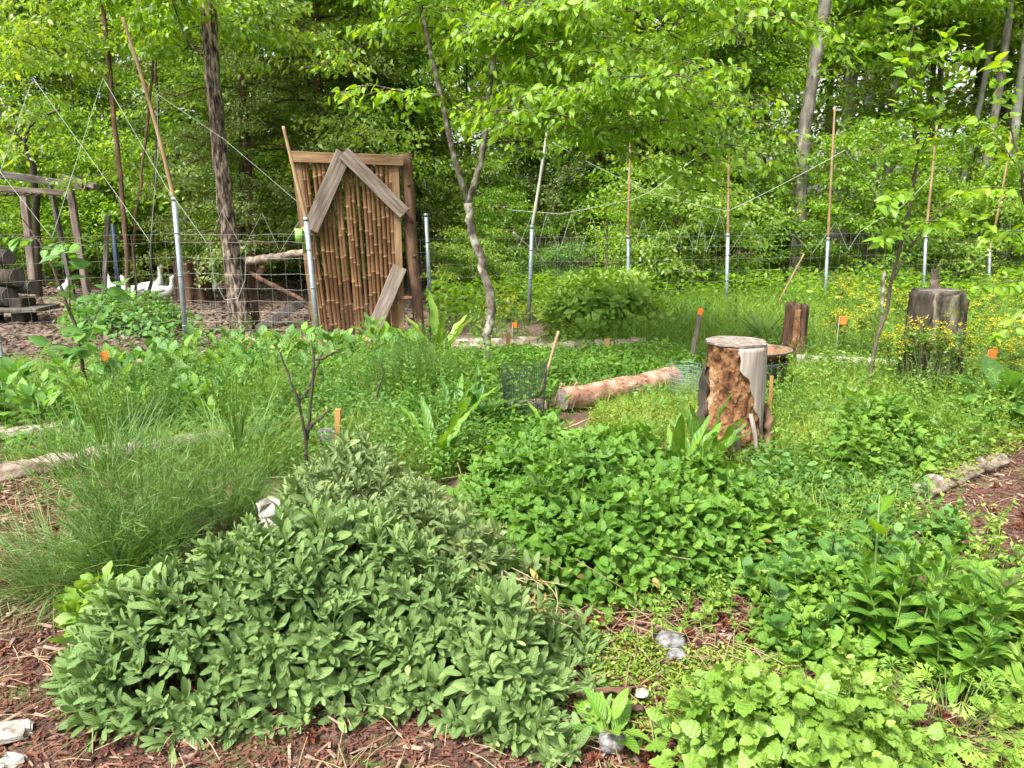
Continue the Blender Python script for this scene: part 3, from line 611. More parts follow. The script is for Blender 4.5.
for i in range(19):
    u = .105 + .78 * i / 18 + R2.normal() * .006
    g = Geo(); pts = []; rad = []; v = .03 + R2.uniform(-.02, .02); top = .945; r0 = R2.uniform(.017, .023); step = R2.uniform(.10, .14); nxt = R2.uniform(.03, .12)
    du = R2.normal() * .006; bowx = R2.normal() * .006
    vs = []
    while v < top:
        vs.append((v, 1.0)); nxt_v = v + nxt
        if nxt_v < top: vs += [(nxt_v - .007, 1.0), (nxt_v - .004, 1.2), (nxt_v + .002, 1.2), (nxt_v + .004, .98)]
        v = nxt_v + .006; nxt = step * R2.uniform(.85, 1.15)
    vs = [(v_, s_) for v_, s_ in vs if v_ < .93] + [(.955, 1.0)]
    for v, s in vs: pts.append(G(u + du * v + bowx * sin(pi * v), v, -.005)); rad.append(r0 * s)
    tube(g, pts, rad, 9, .03, i); g.At[0][:, 2] = R2.random(); g.V = [v - gb for v in g.V]
    obj('bamboo_slat', g, M['bamboo'], gate)
beam_obj('brace_board', G(.12, .615, .085), G(.49, 1.0, .085), .165, .03, 'oldboard', gate, gb)
beam_obj('brace_board', G(.49, 1.0, .118), G(1.0, .70, .07), .135, .03, 'oldboard', gate, gb)
beam_obj('brace_board', G(.53, -.05, .17), G(.945, .42, .085), .15, .04, 'oldboard', gate, gb)
for v in (.25, .72):
    gpart('hinge', 'rust', lambda g: beam(g, G(.90, v, .055), G(1.05, v, .06), .03, .008))
p0 = atY(420, 345, Yg + .12); p1 = atY(405, 154, Yg + .12); p0[2] = -.1
rt = thing('gate_post', 'rough brown round log post on which the bamboo gate hangs', 'post', (p0[0], p0[1], 0))
g = Geo(); tube(g, [p0 - A([p0[0], p0[1], 0]) + (p1 - p0) * s + A([.008 * sin(s * 9), 0, 0]) for s in np.linspace(0, 1, 24)], .062, 16, .16, 5, flute=.07); obj('log', g, M['bark_red'], rt)
g = Geo()
for s in (.45, .62, .8): g = Geo(); q = (p1 - p0) * s; tube(g, [q + A([.02, -.05, 0]), q + A([.03, -.085, .01])], [.022, .012], 7); obj('branch_stub', g, M['bark_red'], rt)

# ------------------------------------------------------------------ fence: posts with bamboo extensions, wire, string
fence = thing('wire_fence', 'tall wire garden fence on galvanised pipe posts lengthened with bamboo and strung with white string', 'fence', (0, 9, 0))
fb = A([0, 9, 0.])
def post(base, join, top, rp=.022, rb=.017, bend=0.0, twigs=True, mat='bamboo_pole', tmat='galv'):
    g = Geo(); P = A([base * A([1, 1, 0]) + A([0, 0, -.2]) if True else base, join]); b0 = base.copy(); b0[2] = -.2
    tube(g, [b0 - fb, join - fb], [rp, rp], 12)
    tube(g, [join - fb - A([0, 0, .03]), join - fb + A([0, 0, .006])], [rp * 1.12, rp * 1.12], 12)
    for s in (.25, .55, .8):
        q = b0 + (join - b0) * s - fb; tube(g, [q - A([0, 0, .006]), q + A([0, 0, .006])], [rp * 1.18] * 2, 10)
    p = obj('post', g, M[tmat], fence)
    if top is not None:
        g = Geo(); n = 26; pts = []; rr = []
        for i in range(n):
            s = i / (n - 1); q = join + (top - join) * s - fb - A([0, 0, .02]) + A([bend * sin(pi * s), 0, 0]); pts.append(q); rr.append(rb * (1 - .3 * s) * (1.18 if i % 4 == 0 else 1))
        tube(g, pts, rr, 9, .03, 1); obj('bamboo_extension', g, M[mat], p)
    return p
def ln3(px0, py0, px1, py1, Y0, Y1): return atY(px0, py0, Y0), atY(px1, py1, Y1)
POSTS = [  # base px,py,Y / joint px,py / top px,py
    ((5, 382), (-3, 330), (-40, 60), 6.9, .02, 0),
    ((187, 352), (174, 198), (122, 15), 7.9, .026, .03),
    ((320, 350), (306, 218), (283, 124), 7.75, .026, 0),
    ((528, 325), (532, 226), (552, 92), 9.4, .024, .01),
    ((629, 322), (628, 236), (631, 108), 9.7, .022, 0),
    ((726, 328), (728, 234), (729, 150), 9.9, .024, 0),
    ((824, 322), (828, 238), (835, 105), 10.4, .022, 0),
    ((923, 312), (926, 236), (937, 124), 11.0, .022, 0),
    ((988, 312), (990, 250), (1012, 128), 11.5, .022, .02)]
PP = []
for b, j, t, Yv, r, bend in POSTS:
    B, J, T = atY(*b, Yv), atY(*j, Yv), atY(*t, Yv); post(B, J, T, r, r * .8, bend, mat='bark_pale' if b[0] == 528 else 'bamboo_pole'); PP.append((B, J, T))
B, J = atY(432, 335, 8.8), atY(426, 214, 8.8); post(B, J, None, .022); PM = (B, J)
# gate side: green boxed latch plate on the pipe
g = Geo(); q = atY(303, 236, 7.82) - fb; box(g, q + A([-.04, 0, 0]), (.075, .03, .15), bev=.004); box(g, atY(306, 240, 7.86) - fb, (.06, .05, .26), bev=.004); obj('latch_plate', g, M['green_paint'], fence)
def wire_panel(path, zt, name='wire_mesh', step=.15, r=.001, mat='wire'):
    """woven stock wire between ground points; wires closer together low down"""
    path = A(path); d = np.concatenate([[0], np.cumsum(np.linalg.norm(np.diff(path[:, :2], axis=0), axis=1))]); Ltot = d[-1]
    g = Geo(); zs = [z for z in (.05, .12, .2, .29, .39, .5, .63, .78, .94, 1.1, 1.27) if z < zt] + [zt]; m = max(3, int(Ltot / .15))
    tt = np.linspace(0, Ltot, m); xy = np.stack([np.interp(tt, d, path[:, 0]), np.interp(tt, d, path[:, 1])], -1)
    hor = np.stack([np.concatenate([xy, np.full((m, 1), z) + .006 * R2.normal(size=(m, 1))], 1) for z in zs]); many_tubes(g, hor - fb, r * 1.15, 4)
    ver = np.stack([np.stack([np.concatenate([xy[i], [z]]) for z in (0.02, zt / 2, zt)]) for i in range(m)]); many_tubes(g, ver - fb, r, 4)
    obj(name, g, M[mat], fence)
gx = lambda p: [p[0], p[1]]
wire_panel([gx(at(-160, 420)), gx(PP[0][0]), gx(PP[1][0]), gx(PP[2][0])], 1.18)
wire_panel([gx(PM[0] - A([.25, .1, 0])), gx(PM[0]), gx(PP[3][0]), gx(PP[4][0])], 1.08)
wire_panel([gx(PP[4][0]), gx(PP[5][0]), gx(PP[6][0])], 1.08)
wire_panel([gx(PP[6][0]), gx(PP[7][0]), gx(PP[8][0]), [9.5, 12.2]], 1.08)
def string(pts, name='string', r=.003, mat='string', sag=0.0):
    P = []
    for a, b in zip(pts[:-1], pts[1:]):
        for i in range(12): s = i / 12; P.append(a + (b - a) * s - fb - A([0, 0, sag * 4 * s * (1 - s)]))
    P.append(pts[-1] - fb); g = Geo(); tube(g, P, r * .6, 4); obj(name, g, M[mat], fence)
string([atY(x, y, 7.2) for x, y in ((-8, 195), (33, 78), (149, 240), (150, 243))], r=.0042)
string([atY(x, y, 7.2) for x, y in ((-3, 168), (52, 238), (103, 78), (165, 185), (209, 246))], r=.0042)
string([atY(x, y, 7.6) for x, y in ((157, 95), (158, 150), (150, 247))])
string([atY(x, y, 7.8) for x, y in ((157, 94), (225, 140), (300, 204))], r=.003)
zz = [(209, 246), (222, 210), (243, 250), (262, 213), (280, 252), (300, 220)]
string([atY(x, y, 8.2) for x, y in zz], r=.0025)
string([atY(x, y, 8.2) for x, y in ((210, 246), (214, 280), (225, 300), (238, 298), (245, 280), (246, 250))], r=.004)
zz = [(512, 262), (532, 215), (537, 250), (547, 213), (559, 252), (572, 213), (580, 254), (592, 216), (602, 252), (612, 218), (632, 252), (644, 218), (651, 250), (664, 220), (674, 252), (684, 224), (695, 253), (702, 220), (706, 253), (720, 214), (730, 252), (750, 220), (766, 254)]
string([atY(x, y, 9.5 + .002 * (x - 512)) for x, y in zz], r=.0028)
zz = [(766, 215), (800, 240), (812, 254), (836, 222), (848, 250), (860, 232), (880, 218), (905, 245)]
string([atY(x, y, 10.4) for x, y in zz], r=.003)
string([atY(552, 142, 9.3), atY(650, 192, 9.5), atY(728, 211, 9.8), atY(845, 150, 10.4), atY(893, 214, 10.8), atY(930, 178, 11)], r=.0045, sag=.02)
string([atY(510, 210, 9.4), atY(560, 214, 9.4), atY(632, 200, 9.6), atY(650, 192, 9.7), atY(712, 146, 9.8)], r=.0045)
string([atY(728, 160, 9.8), atY(770, 205, 10), atY(838, 254, 10.4)], r=.003)
string([atY(0, 238, 7.0), atY(90, 238, 7.4), atY(185, 241, 7.8), atY(300, 245, 7.8)], 'red_wire', .0035, 'chip_red')

# ------------------------------------------------------------------ wooden frame, rail fence, log stack beyond the wire
def stick(name, label, cat, a, b, r, mat, seed=1, rough=.1, sides=10, group=None, taper=.8, n=16):
    a = A(a); b = A(b); o = a.copy(); t = np.linspace(0, 1, n)[:, None]; g = Geo(); w = R2.normal(size=(n, 3)) * r * .12
    tube(g, (a - o) * (1 - t) + (b - o) * t + w, r * (1 - (1 - taper) * t[:, 0]), sides, rough, seed, flute=rough * .3); ob = obj(name, g, M[mat], loc=o); return tag(ob, label, cat, group)
fr = thing('wooden_frame', 'old grey timber frame of heavy beams and posts in the clearing behind the wire', 'frame', at(60, 312))
f0 = A(fr.location)
def fpart(name, a, b, w, t, mat='greyboard', jit=.003):
    beam_obj(name, atY(*a), atY(*b), w * .75, t * .75, mat, fr, f0, jit=jit, bev=.01)
fpart('top_beam', (-30, 170, 10.8), (88, 187, 10.8), .13, .12); fpart('lower_beam', (-30, 187, 11.3), (66, 193, 11.3), .11, .10, 'oldboard')
fpart('cross_beam', (60, 176, 11.0), (96, 187, 10.6), .10, .10); fpart('slanting_post', (70, 190, 10.8), (88, 300, 10.8), .12, .10, 'oldboard')
fpart('back_post', (50, 186, 11.6), (74, 298, 11.6), .08, .08); fpart('corner_post', (24, 190, 11.8), (36, 308, 11.8), .14, .12, 'oldboard')
fpart('thin_post', (108, 215, 11.2), (104, 296, 11.2), .09, .05)
g = Geo(); a, b = atY(62, 196, 11.2) - f0, atY(16, 190, 11.4) - f0
for i in range(5): tube(g, [a + A([-.3 - i * .12, 0, .03]), a + A([-.45 - i * .15, .1, .0])], [.02, .012], 5)
obj('branch_litter', g, M['bark_dark'], fr)
tag(obj('pipe', tube(Geo(), [atY(120, 305, 10.9) - atY(120, 305, 10.9), atY(113, 225, 10.9) - atY(120, 305, 10.9)], .032, 12), M['blue'], loc=atY(120, 305, 10.9)), 'dark blue plastic pipe standing upright beside the reddish trunk', 'pipe')

rf = thing('rail_fence', 'short rustic rail fence of bare branches between shaggy tree and gate', 'fence', at(275, 330)); r0_ = A(rf.location)
def rpart(name, a, b, r, mat, seed):
    g = Geo(); a = atY(*a) - r0_; b = atY(*b) - r0_; t = np.linspace(0, 1, 18)[:, None]; tube(g, a * (1 - t) + b * t + R2.normal(size=(18, 3)) * r * .12, r * (1 - .15 * t[:, 0]), 12, .2, seed, flute=.05); obj(name, g, M[mat], rf)
rpart('top_rail', (243, 262, 9.0), (305, 252, 8.6), .05, 'log_grey', 1); rpart('brace', (248, 272, 9.0), (306, 302, 8.7), .028, 'bark_red', 2)
rpart('brace', (262, 266, 9.1), (252, 300, 9.1), .035, 'log_pink', 3); rpart('post', (250, 258, 9.1), (258, 335, 9.1), .05, 'bark_red', 4)
g = Geo(); beam(g, atY(255, 330, 8.9) - r0_, atY(302, 303, 8.9) - r0_, .09, .04, jit=.002); obj('leaning_board', g, M['greyboard'], rf, False)

for k, (x, y, r, L, lab) in enumerate([(2, 257, .10, .5, 'topmost short dark log of the stack at the picture edge'), (8, 277, .12, .6, 'second dark log from the top of the stack, its pale cut end showing'),
                                       (0, 296, .13, .6, 'lowest dark log of the stack, resting on the grey slab'), (26, 286, .095, .5, 'short dark log lying beside the stack on the grey slab')]):
    c = atY(x, y, 9.6 + .1 * (k == 3)); g = Geo(); tube(g, [A([-L * .7, .15, 0]), A([-L * .2, 0, 0]), A([L * .3, -.1, 0])], r, 14, .12, k)
    o = thing('firewood_log', lab, 'log', c, 'stacked firewood logs'); obj('bark', g, M['bark_dark'], o)
    g = Geo(); tube(g, [A([L * .3, -.1, 0]), A([L * .3 + .012, -.104, 0])], r * .9, 14, .1, k); obj('cut_end', g, M['greyboard'], o, False)
sl = thing('slab_table', 'low slab on dark blocks under the firewood logs behind the wire', 'table', atY(15, 335, 9.6) * A([1, 1, 0])); s0 = A(sl.location)
g = Geo(); box(g, atY(12, 308, 9.6) - s0, (.95, .5, .05), bev=.02, jit=.004); obj('slab', g, M['greyboard'], sl, False)
for px in (-8, 26): g = Geo(); c = atY(px, 325, 9.6) - s0; box(g, A([c[0], c[1], .14]), (.16, .3, .36), bev=.015, jit=.003); obj('block', g, M['bark_dark'], sl, False)

def log(name, a, b, r, mat, label, cat='log', seed=1, rough=.15, flute=.08, sides=20, n=40, endmat='cutwood', group=None, taper=.9, sag=0):
    a = A(a, float); b = A(b, float); o = a * A([1, 1, 0]); t = np.linspace(0, 1, n)[:, None]; w = np.stack([snoise(t[:, 0] * 4, 0, 0, 1.5, seed + i) for i in range(3)], -1) * r * .18
    P = (a - o) * (1 - t) + (b - o) * t + w; root = thing(name, label, cat, o, group); g = Geo(); rr = r * (1 - (1 - taper) * t[:, 0]); tube(g, P, rr, sides, rough, seed, flute=flute, cap=False); obj('bark', g, M[mat], root)
    g = Geo(); d = nrm(P[-1] - P[-2]); e = nrm(P[0] - P[1])
    tube(g, [P[-1] - d * .02, P[-1] + d * .002], rr[-1] * .93, sides, rough * .8, seed); tube(g, [P[0] - e * .02, P[0] + e * .002], rr[0] * .93, sides, rough * .8, seed); obj('cut_end', g, M[endmat], root, False)
    return root
z = lambda p, r: A([p[0], p[1], r])
log('peeled_log', z(at(562, 411), .085), z(at(672, 390), .10), .085, 'log_pink', 'pinkish peeled log spotted with beetle holes, bordering the bed behind the split stump', seed=2, rough=.05, flute=.0, taper=1.12)
log('weathered_log', z(at(455, 418), .06), z(at(545, 414), .06), .055, 'log_grey', 'thin grey weathered log continuing the peeled log towards the curly dock plants', seed=4)
log('bark_log', z(at(440, 353), .05), z(at(540, 350), .07), .075, 'log_grey', 'flaky bark-covered log just behind the trunk of the forked tree', seed=5, rough=.3, flute=.12)
log('bark_log', z(at(530, 356), .05), z(at(644, 350), .06), .075, 'log_grey', 'longer flaky log behind the bed, running in front of the round bush', seed=6, rough=.3, flute=.12)
log('bark_log', z(at(640, 352), .03), z(at(698, 358), .03), .04, 'log_pink', 'thin broken log piece between the flaky logs and the orange-tipped stake', seed=7, rough=.3)
log('bark_log', z(at(232, 354), .09), z(at(372, 352), .09), .09, 'log_pink', 'pale pinkish log lying along the foot of the bamboo gate', seed=8, rough=.25, flute=.1)
log('bark_log', z(at(60, 384), .05), z(at(232, 360), .05), .07, 'log_grey', 'weathered log edging the bed under the wire beside the shaggy tree', seed=9, rough=.25, flute=.1)
log('edging_log', z(at(-40, 492), .04), z(at(120, 462), .05), .065, 'log_grey', 'flaky weathered edging log beside the mulch path', seed=10, rough=.3, flute=.12)
log('edging_log', z(at(120, 463), .05), z(at(225, 445), .05), .055, 'ridge', 'bleached edging log running behind the fine grassy clump', seed=11, rough=.2)
log('edging_log', z(at(255, 440), .04), z(at(335, 424), .05), .055, 'chip_pale', 'reddish crumbling edging log beside the short new stake', seed=12, rough=.2)
log('white_log', z(at(795, 366), .05), z(at(900, 371), .05), .06, 'whitestone', 'pale barkless log lying in grass between the split stump and the mossy stump', seed=13, rough=.06, flute=0)
log('edging_log', z(at(915, 500), .0), z(at(1000, 462), .01), .05, 'log_grey', 'half-rotted log edging the mulch path by the nettles', seed=14, rough=.6, flute=.2)
log('edging_log', z(at(852, 522), .0), z(at(918, 500), .0), .045, 'log_pink', 'crumbling orange-brown log end continuing the half-rotted path log under weeds', seed=15, rough=.6, flute=.2)
g = Geo(); box(g, A([0, 0, 0]), (.62, .2, .05), rotz(radians(14))[0], bev=.02, jit=.004); tag(obj('plank', g, M['ridge'], loc=at(38, 436) + A([0, 0, .05])), 'bleached flat plank lying on soil among seedlings', 'plank')

# ------------------------------------------------------------------ stumps
def stump_body(r, h, seed, n=26, sides=48, amp=.12, flute=.05, flare=.12, top_jag=0.0):
    a = np.arange(sides) * 2 * pi / sides; V = []; L = []; C = []
    for i in range(n):
        t = i / (n - 1); zz = t * h
        rr = r * (1 + flare * (1 - t) ** 3) * (1 + amp * snoise(np.cos(a) * 2.2, np.sin(a) * 2.2, zz * 3, 1.3, seed) + .4 * amp * snoise(np.cos(a) * 8, np.sin(a) * 8, zz * 9, 1.2, seed + 1) + flute * np.sin(a * 9 + seed))
        zj = zz + (top_jag * snoise(np.cos(a) * 4, np.sin(a) * 4, 0, 1.7, seed + 2) * t ** 3)
        V.append(np.stack([np.cos(a) * rr, np.sin(a) * rr, zj * np.ones(sides)], -1))
    V = np.concatenate(V); I = np.arange(sides); J = (I + 1) % sides
    for i in range(n - 1): L.append(np.stack([i * sides + I, i * sides + J, (i + 1) * sides + J, (i + 1) * sides + I], -1).ravel()); C += [4] * sides
    V = np.concatenate([V, [[0, 0, h - abs(top_jag) * .7]]]); c = len(V) - 1
    L.append(np.stack([(n - 1) * sides + I, (n - 1) * sides + J, np.full(sides, c)], -1).ravel()); C += [3] * sides
    g = Geo(); At = np.zeros((len(V), 3)); At[:, 2] = .4; g.add(V, np.concatenate(L), C, At); return g
def shell(r, h, a0, a1, z0, z1, seed, th=.03, jag=.1, amp=.08, m=26, n=24, edge=None, out=0.0):
    """slab of bark or sapwood wrapped on the stump between two angles"""
    g = Geo(); a = np.linspace(a0, a1, m); tz = np.linspace(0, 1, n); V = []
    for side in (0, 1):
        for t in tz:
            zz = z0 + (z1 - z0) * t; sh = edge(t) if edge else (0, 1)
            aa = a0 + (a1 - a0) * (sh[0] + (sh[1] - sh[0]) * np.linspace(0, 1, m)) + jag * .35 * snoise(t * 7, np.linspace(0, 3, m), 0, 1.5, seed + 3) * (np.abs(np.linspace(-1, 1, m)) ** 4)
            rr = r * (1 + .12 * (1 - zz / h) ** 3) * (1 + amp * snoise(np.cos(aa) * 6, np.sin(aa) * 6, zz * 6, 1.2, seed)) + (th if side else 0) + out
            V.append(np.stack([np.cos(aa) * rr, np.sin(aa) * rr, zz + np.zeros(m)], -1))
    V = np.concatenate(V); Q = []
    o = n * m
    for i in range(n - 1):
        for j in range(m - 1): b = i * m + j; Q += [b + o, b + 1 + o, b + m + 1 + o, b + m + o, b, b + m, b + m + 1, b + 1]
    for i in range(n - 1):
        b = i * m; Q += [b, b + o, b + m + o, b + m]; b = i * m + m - 1; Q += [b, b + m, b + m + o, b + o]
    for j in range(m - 1):
        b = (n - 1) * m + j; Q += [b, b + o, b + 1 + o, b + 1]; b = j; Q += [b, b + 1, b + 1 + o, b + o]
    At = np.zeros((len(V), 3)); At[:, 2] = .4; g.add(V, Q, [4] * (len(Q) // 4), At); return g
sb = at(729, 452); st = thing('split_stump', 'tall rotten orange-brown stump with a smooth pale slab down its front', 'stump', (sb[0], sb[1], 0))
H = .70; rS = .165
cg_ = stump_body(rS * .95, H - .025, 3, amp=.13, flute=.0, n=130, sides=220, flare=.34)
v = cg_.V[0]; rr_ = np.hypot(v[:, 0], v[:, 1]); aa_ = np.arctan2(v[:, 1], v[:, 0]); cx_, sx_ = np.cos(aa_), np.sin(aa_)
rid = 1 - np.abs(snoise(cx_ * 5, sx_ * 5, v[:, 2] * 16, 1.3, 61)); rid2 = 1 - np.abs(snoise(cx_ * 13, sx_ * 13, v[:, 2] * 34, 1.3, 62)); pit = np.clip(snoise(cx_ * 3, sx_ * 3, v[:, 2] * 9, 1.3, 63) - .15, 0, 1)
kf = 1 + .10 * (rid ** 3 - .5) + .05 * (rid2 ** 2 - .5) - .22 * pit; v[:, 0] *= kf; v[:, 1] *= kf
obj('rotten_core', cg_, M['rot'], st)
D = radians
obj('pale_slab', shell(rS, H, D(-99), D(-18), .10, H - .02, 4, .014, .5, .05, edge=lambda t: (.86 - .84 * min(1, t * 1.25) ** 1.1 + .035 * sin(t * 31) + .03 * sin(t * 13), 1.0)), M['palewood'], st)
obj('bark_slab', shell(rS * 1.1, H, D(-38), D(30), -.05, .30, 6, .035, .7, .2, out=.012, edge=lambda t: (.0 + .5 * t * t, 1)), M['bark_red'], st)
obj('bark_slab', shell(rS * 1.02, H, D(172), D(225), -.05, H - .16, 7, .02, 1.0, .22, edge=lambda t: (0, 1 - .75 * t + .09 * sin(t * 25))), M['bark_dark'], st)
obj('bark_slab', shell(rS, H, D(-106), D(-86), -.05, .24, 8, .03, .4, .12, edge=lambda t: (.3 * t, 1 - .4 * t)), M['bark_grey'], st)
g = stump_body(rS * 1.04, .012, 9, n=3, amp=.14, flute=0.02, flare=0); g.V = [v + A([.0, 0, H - .016]) for v in g.V]; obj('cut_top', g, M['cutwood'], st, False)
g = Geo(); tube(g, [A([.05, -.20, .30]), A([.075, -.215, .2]), A([.09, -.225, .1]), A([.13, -.24, .02])], [.012, .014, .012, .008], 7, .1); obj('peeled_strip', g, M['palewood'], st)

sb = at(925, 392); st = thing('mossy_stump', 'thick dark furrowed stump overgrown with yellow-flowered stems', 'stump', (sb[0], sb[1], 0))
obj('bark', stump_body(.185, .82, 13, amp=.13, flute=.06, flare=.1, n=60, sides=140, top_jag=.03), M['bark_moss'], st)
obj('dark_bark', shell(.185, .82, D(168), D(232), -.03, .81, 14, .03, .5, .15), M['bark_dark'], st)
obj('dark_bark', shell(.185, .82, D(-40), D(0), -.03, .76, 15, .03, .5, .15), M['bark_dark'], st)
g = stump_body(.17, .015, 16, n=3, amp=.13, flute=.03, flare=0); g.V = [v + A([0, 0, .81]) for v in g.V]; obj('cut_top', g, M['cutwood'], st, False)
g = Geo(); ang_ = np.linspace(0, 2 * pi, 9)[:-1]; beam(g, A([-.0, .1, .72]), A([.015, .1, .98]), .055, .03, bev=.008, jit=.006); beam(g, A([.045, .1, .72]), A([.04, .11, .9]), .04, .025, bev=.006, jit=.005); obj('splintered_board', g, M['oldboard'], st, False)
sb = at(792, 362); st = thing('reddish_stump', 'narrow reddish fibrous snag standing behind the black tub', 'stump', (sb[0], sb[1], 0))
obj('wood', stump_body(.095, .56, 23, amp=.14, flute=.13, flare=.35, n=40, sides=90, top_jag=.05), M['bark_red'], st)
obj('fibre', shell(.095, .56, D(-120), D(-85), .0, .52, 24, .012, .5, .1), M['rot'], st)
sb = at(195, 302); st = thing('snag', 'short dark broken trunk standing in the clearing near the ducks', 'stump', (sb[0], sb[1], 0)); 
obj('bark', stump_body(.25, .62, 27, amp=.1, flute=.06, flare=.1, n=24, sides=60, top_jag=.03), M['bark_red'], st)

# ------------------------------------------------------------------ tub with rusty pan
tb = at(762, 403); t = thing('black_tub', 'round black plastic tub in the grass behind the split stump', 'tub', (tb[0], tb[1] + .25, 0))
def lathe(prof, sides=40, sx=1, sy=1):
    g = Geo(); a = np.arange(sides) * 2 * pi / sides; V = np.concatenate([np.stack([np.cos(a) * r * sx, np.sin(a) * r * sy, np.full(sides, zz)], -1) for r, zz in prof]); I = np.arange(sides); J = (I + 1) % sides
    L = np.concatenate([np.stack([i * sides + I, i * sides + J, (i + 1) * sides + J, (i + 1) * sides + I], -1).ravel() for i in range(len(prof) - 1)]); g.add(V, L, np.full(sides * (len(prof) - 1), 4)); return g
obj('bowl', lathe([(.02, .0), (.19, .0), (.215, .03), (.25, .27), (.26, .295), (.255, .30), (.24, .28), (.205, .04), (.02, .03)]), M['blackplastic'], t)
pn = thing('rusty_pan', 'wide shallow rusty metal pan resting on the black tub', 'pan', (tb[0] - .02, tb[1] + .25, .30))
obj('tray', lathe([(.02, .0), (.21, .0), (.25, .06), (.285, .07), (.288, .06), (.26, .05), (.22, -.008), (.02, -.008)], 40, 1.05, .8), M['rust'], pn)
obj('rim', lathe([(.278, .066), (.29, .066), (.294, .072), (.29, .079), (.278, .077), (.278, .066)], 40, 1.05, .8), M['cutwood'], pn)

# ------------------------------------------------------------------ stakes, flags, sticks
def stake(px, py0, px1, py1, w, label, tip=False, mat='stake', Yv=None, name='stake'):
    b = at(px, py0); Yv = b[1]; tp = atY(px1, py1, Yv); b = b * A([1, 1, 0]); r = thing(name, label, 'stake', b)
    g = Geo(); beam(g, A([0, 0, -.1]), tp - b, w, w * .6, bev=.003, jit=.0006); obj('shaft', g, M[mat], r, False)
    if tip: g = Geo(); d = nrm(tp - b); beam(g, tp - b - d * .05, tp - b + d * .004, w * 1.06, w * .7, bev=.003); obj('painted_tip', g, M['orange'], r, False)
    return r
stake(337, 462, 338, 409, .035, 'short new yellow pine stake rising from sage beside the bare dark stems')
stake(769, 420, 772, 376, .024, 'short light stake in the grass just beside the split stump', )
stake(687, 372, 701, 309, .035, 'leaning brown stake with an orange painted tip by the mesh cage', True, 'oldboard')
stake(607, 360, 607, 339, .05, 'little pale stake in front of the round bush')
stake(100, 392, 97, 362, .035, 'short orange-brown stake under the orange flag among broad leaves', False, 'bamboo')
stake(874, 376, 876, 364, .05, 'small wooden stub at the base of the leaning sapling')
stake(508, 360, 508, 332, .04, 'small tan stake under the orange flag near yellow blossoms', False, 'bamboo')
for a, b, r, lab, mat in [((538, 402), (559, 331), .013, 'bare tan stick leaning in the middle of the bed behind the lemon balm', 'bamboo_pole'), ((768, 322), (804, 254), .012, 'thin bamboo stick leaning on the reddish snag', 'bamboo_pole'),
                     ((880, 345), (884, 272), .022, 'straight brown pole standing by the leaning sapling', 'bark_young'), ((553, 408), (562, 383), .012, 'first of two short sticks in front of the peeled log', 'bamboo_pole'), ((562, 408), (577, 382), .012, 'second, more slanted short stick in front of the peeled log', 'bamboo_pole'),
                     ((513, 232), (545, 262), .015, 'slanting bare pole behind the middle fence wire', 'bark_young')]:
    Yv = at(a[0], max(a[1], 322))[1] if a[1] > 300 else 9.9; pa = atY(*a, Yv); pb = atY(*b, Yv); pa[2] = max(pa[2], 0) if a[1] > 300 else pa[2]
    stick('stick', lab, 'stick', pa, pb, r, mat, 3)
stick('stick', 'thin pale stick lying across the lemon balm leaves', 'stick', atY(530, 443, 4.6), atY(592, 418, 4.9), .008, 'bamboo_pole')
def flag(px, py, Yv, label, s=.05):
    p = atY(px, py, Yv); b = p * A([1, 1, 0]); r = thing('marker_flag', label, 'flag', b); g = Geo(); tube(g, [A([0, 0, 0]), A([.005, 0, p[2]])], .002, 5); obj('wire_stem', g, M['wire'], r)
    g = Geo(); V = []; n = 7
    for i in range(n):
        u = i / (n - 1); V += [(s * u, .012 * sin(u * 5), p[2] + .01 * u), (s * u * .96, .012 * sin(u * 5 + .5), p[2] - s * .95 + .008 * u)]
    V = A(V); V2 = V + A([0, .0015, 0]); Q = []
    for i in range(n - 1): Q += [2 * i, 2 * i + 1, 2 * i + 3, 2 * i + 2, 2 * n + 2 * i, 2 * n + 2 * i + 2, 2 * n + 2 * i + 3, 2 * n + 2 * i + 1]
    g.add(np.concatenate([V, V2]), Q, [4] * (len(Q) // 4)); obj('flag_sheet', g, M['orange'], r)
flag(99, 352, 5.3, 'orange marker flag standing over broad leaves near the big-leaved sapling', .07)
flag(839, 317, 6.4, 'orange marker flag between the reddish snag and the leaning sapling', .07); flag(988, 350, 5.9, 'orange marker flag among yellow flowers beside the mossy stump', .07); flag(512, 323, 7.2, 'small orange marker flag beside the forked tree trunk', .05)

# black mesh cage around a young plant, green wire guard next to the stump
def cage(px, py, h, r, label, mat, nw=26, rad=.0016):
    b = at(px, py); c = thing('mesh_guard', label, 'guard', (b[0], b[1], 0)); g = Geo(); a = np.arange(nw) * 2 * pi / nw
    P = np.stack([np.stack([np.cos(a) * r * (1 + .1 * k), np.sin(a) * r * (1 + .1 * k), np.full(nw, h * k / 2) + (.03 * np.sin(a * 3) if k == 2 else 0)], -1) for k in range(3)], 1); many_tubes(g, P, rad, 4)
    a2 = np.linspace(0, 2 * pi, 30); zs = np.linspace(.02, h * .98, int(h / .03)); P = np.stack([np.stack([np.cos(a2) * r * (1 + .2 * q / h), np.sin(a2) * r * (1 + .2 * q / h), np.full(30, q)], -1) for q in zs]); many_tubes(g, P, rad, 4); obj('mesh', g, M[mat], c)
cage(524, 425, .42, .13, 'soft black netting sleeve standing in the bed in front of the bark log', 'blackplastic', 60, .0013)
cage(683, 402, .30, .10, 'grey-green wire plant guard beside the split stump', 'galv', 16, .0018)

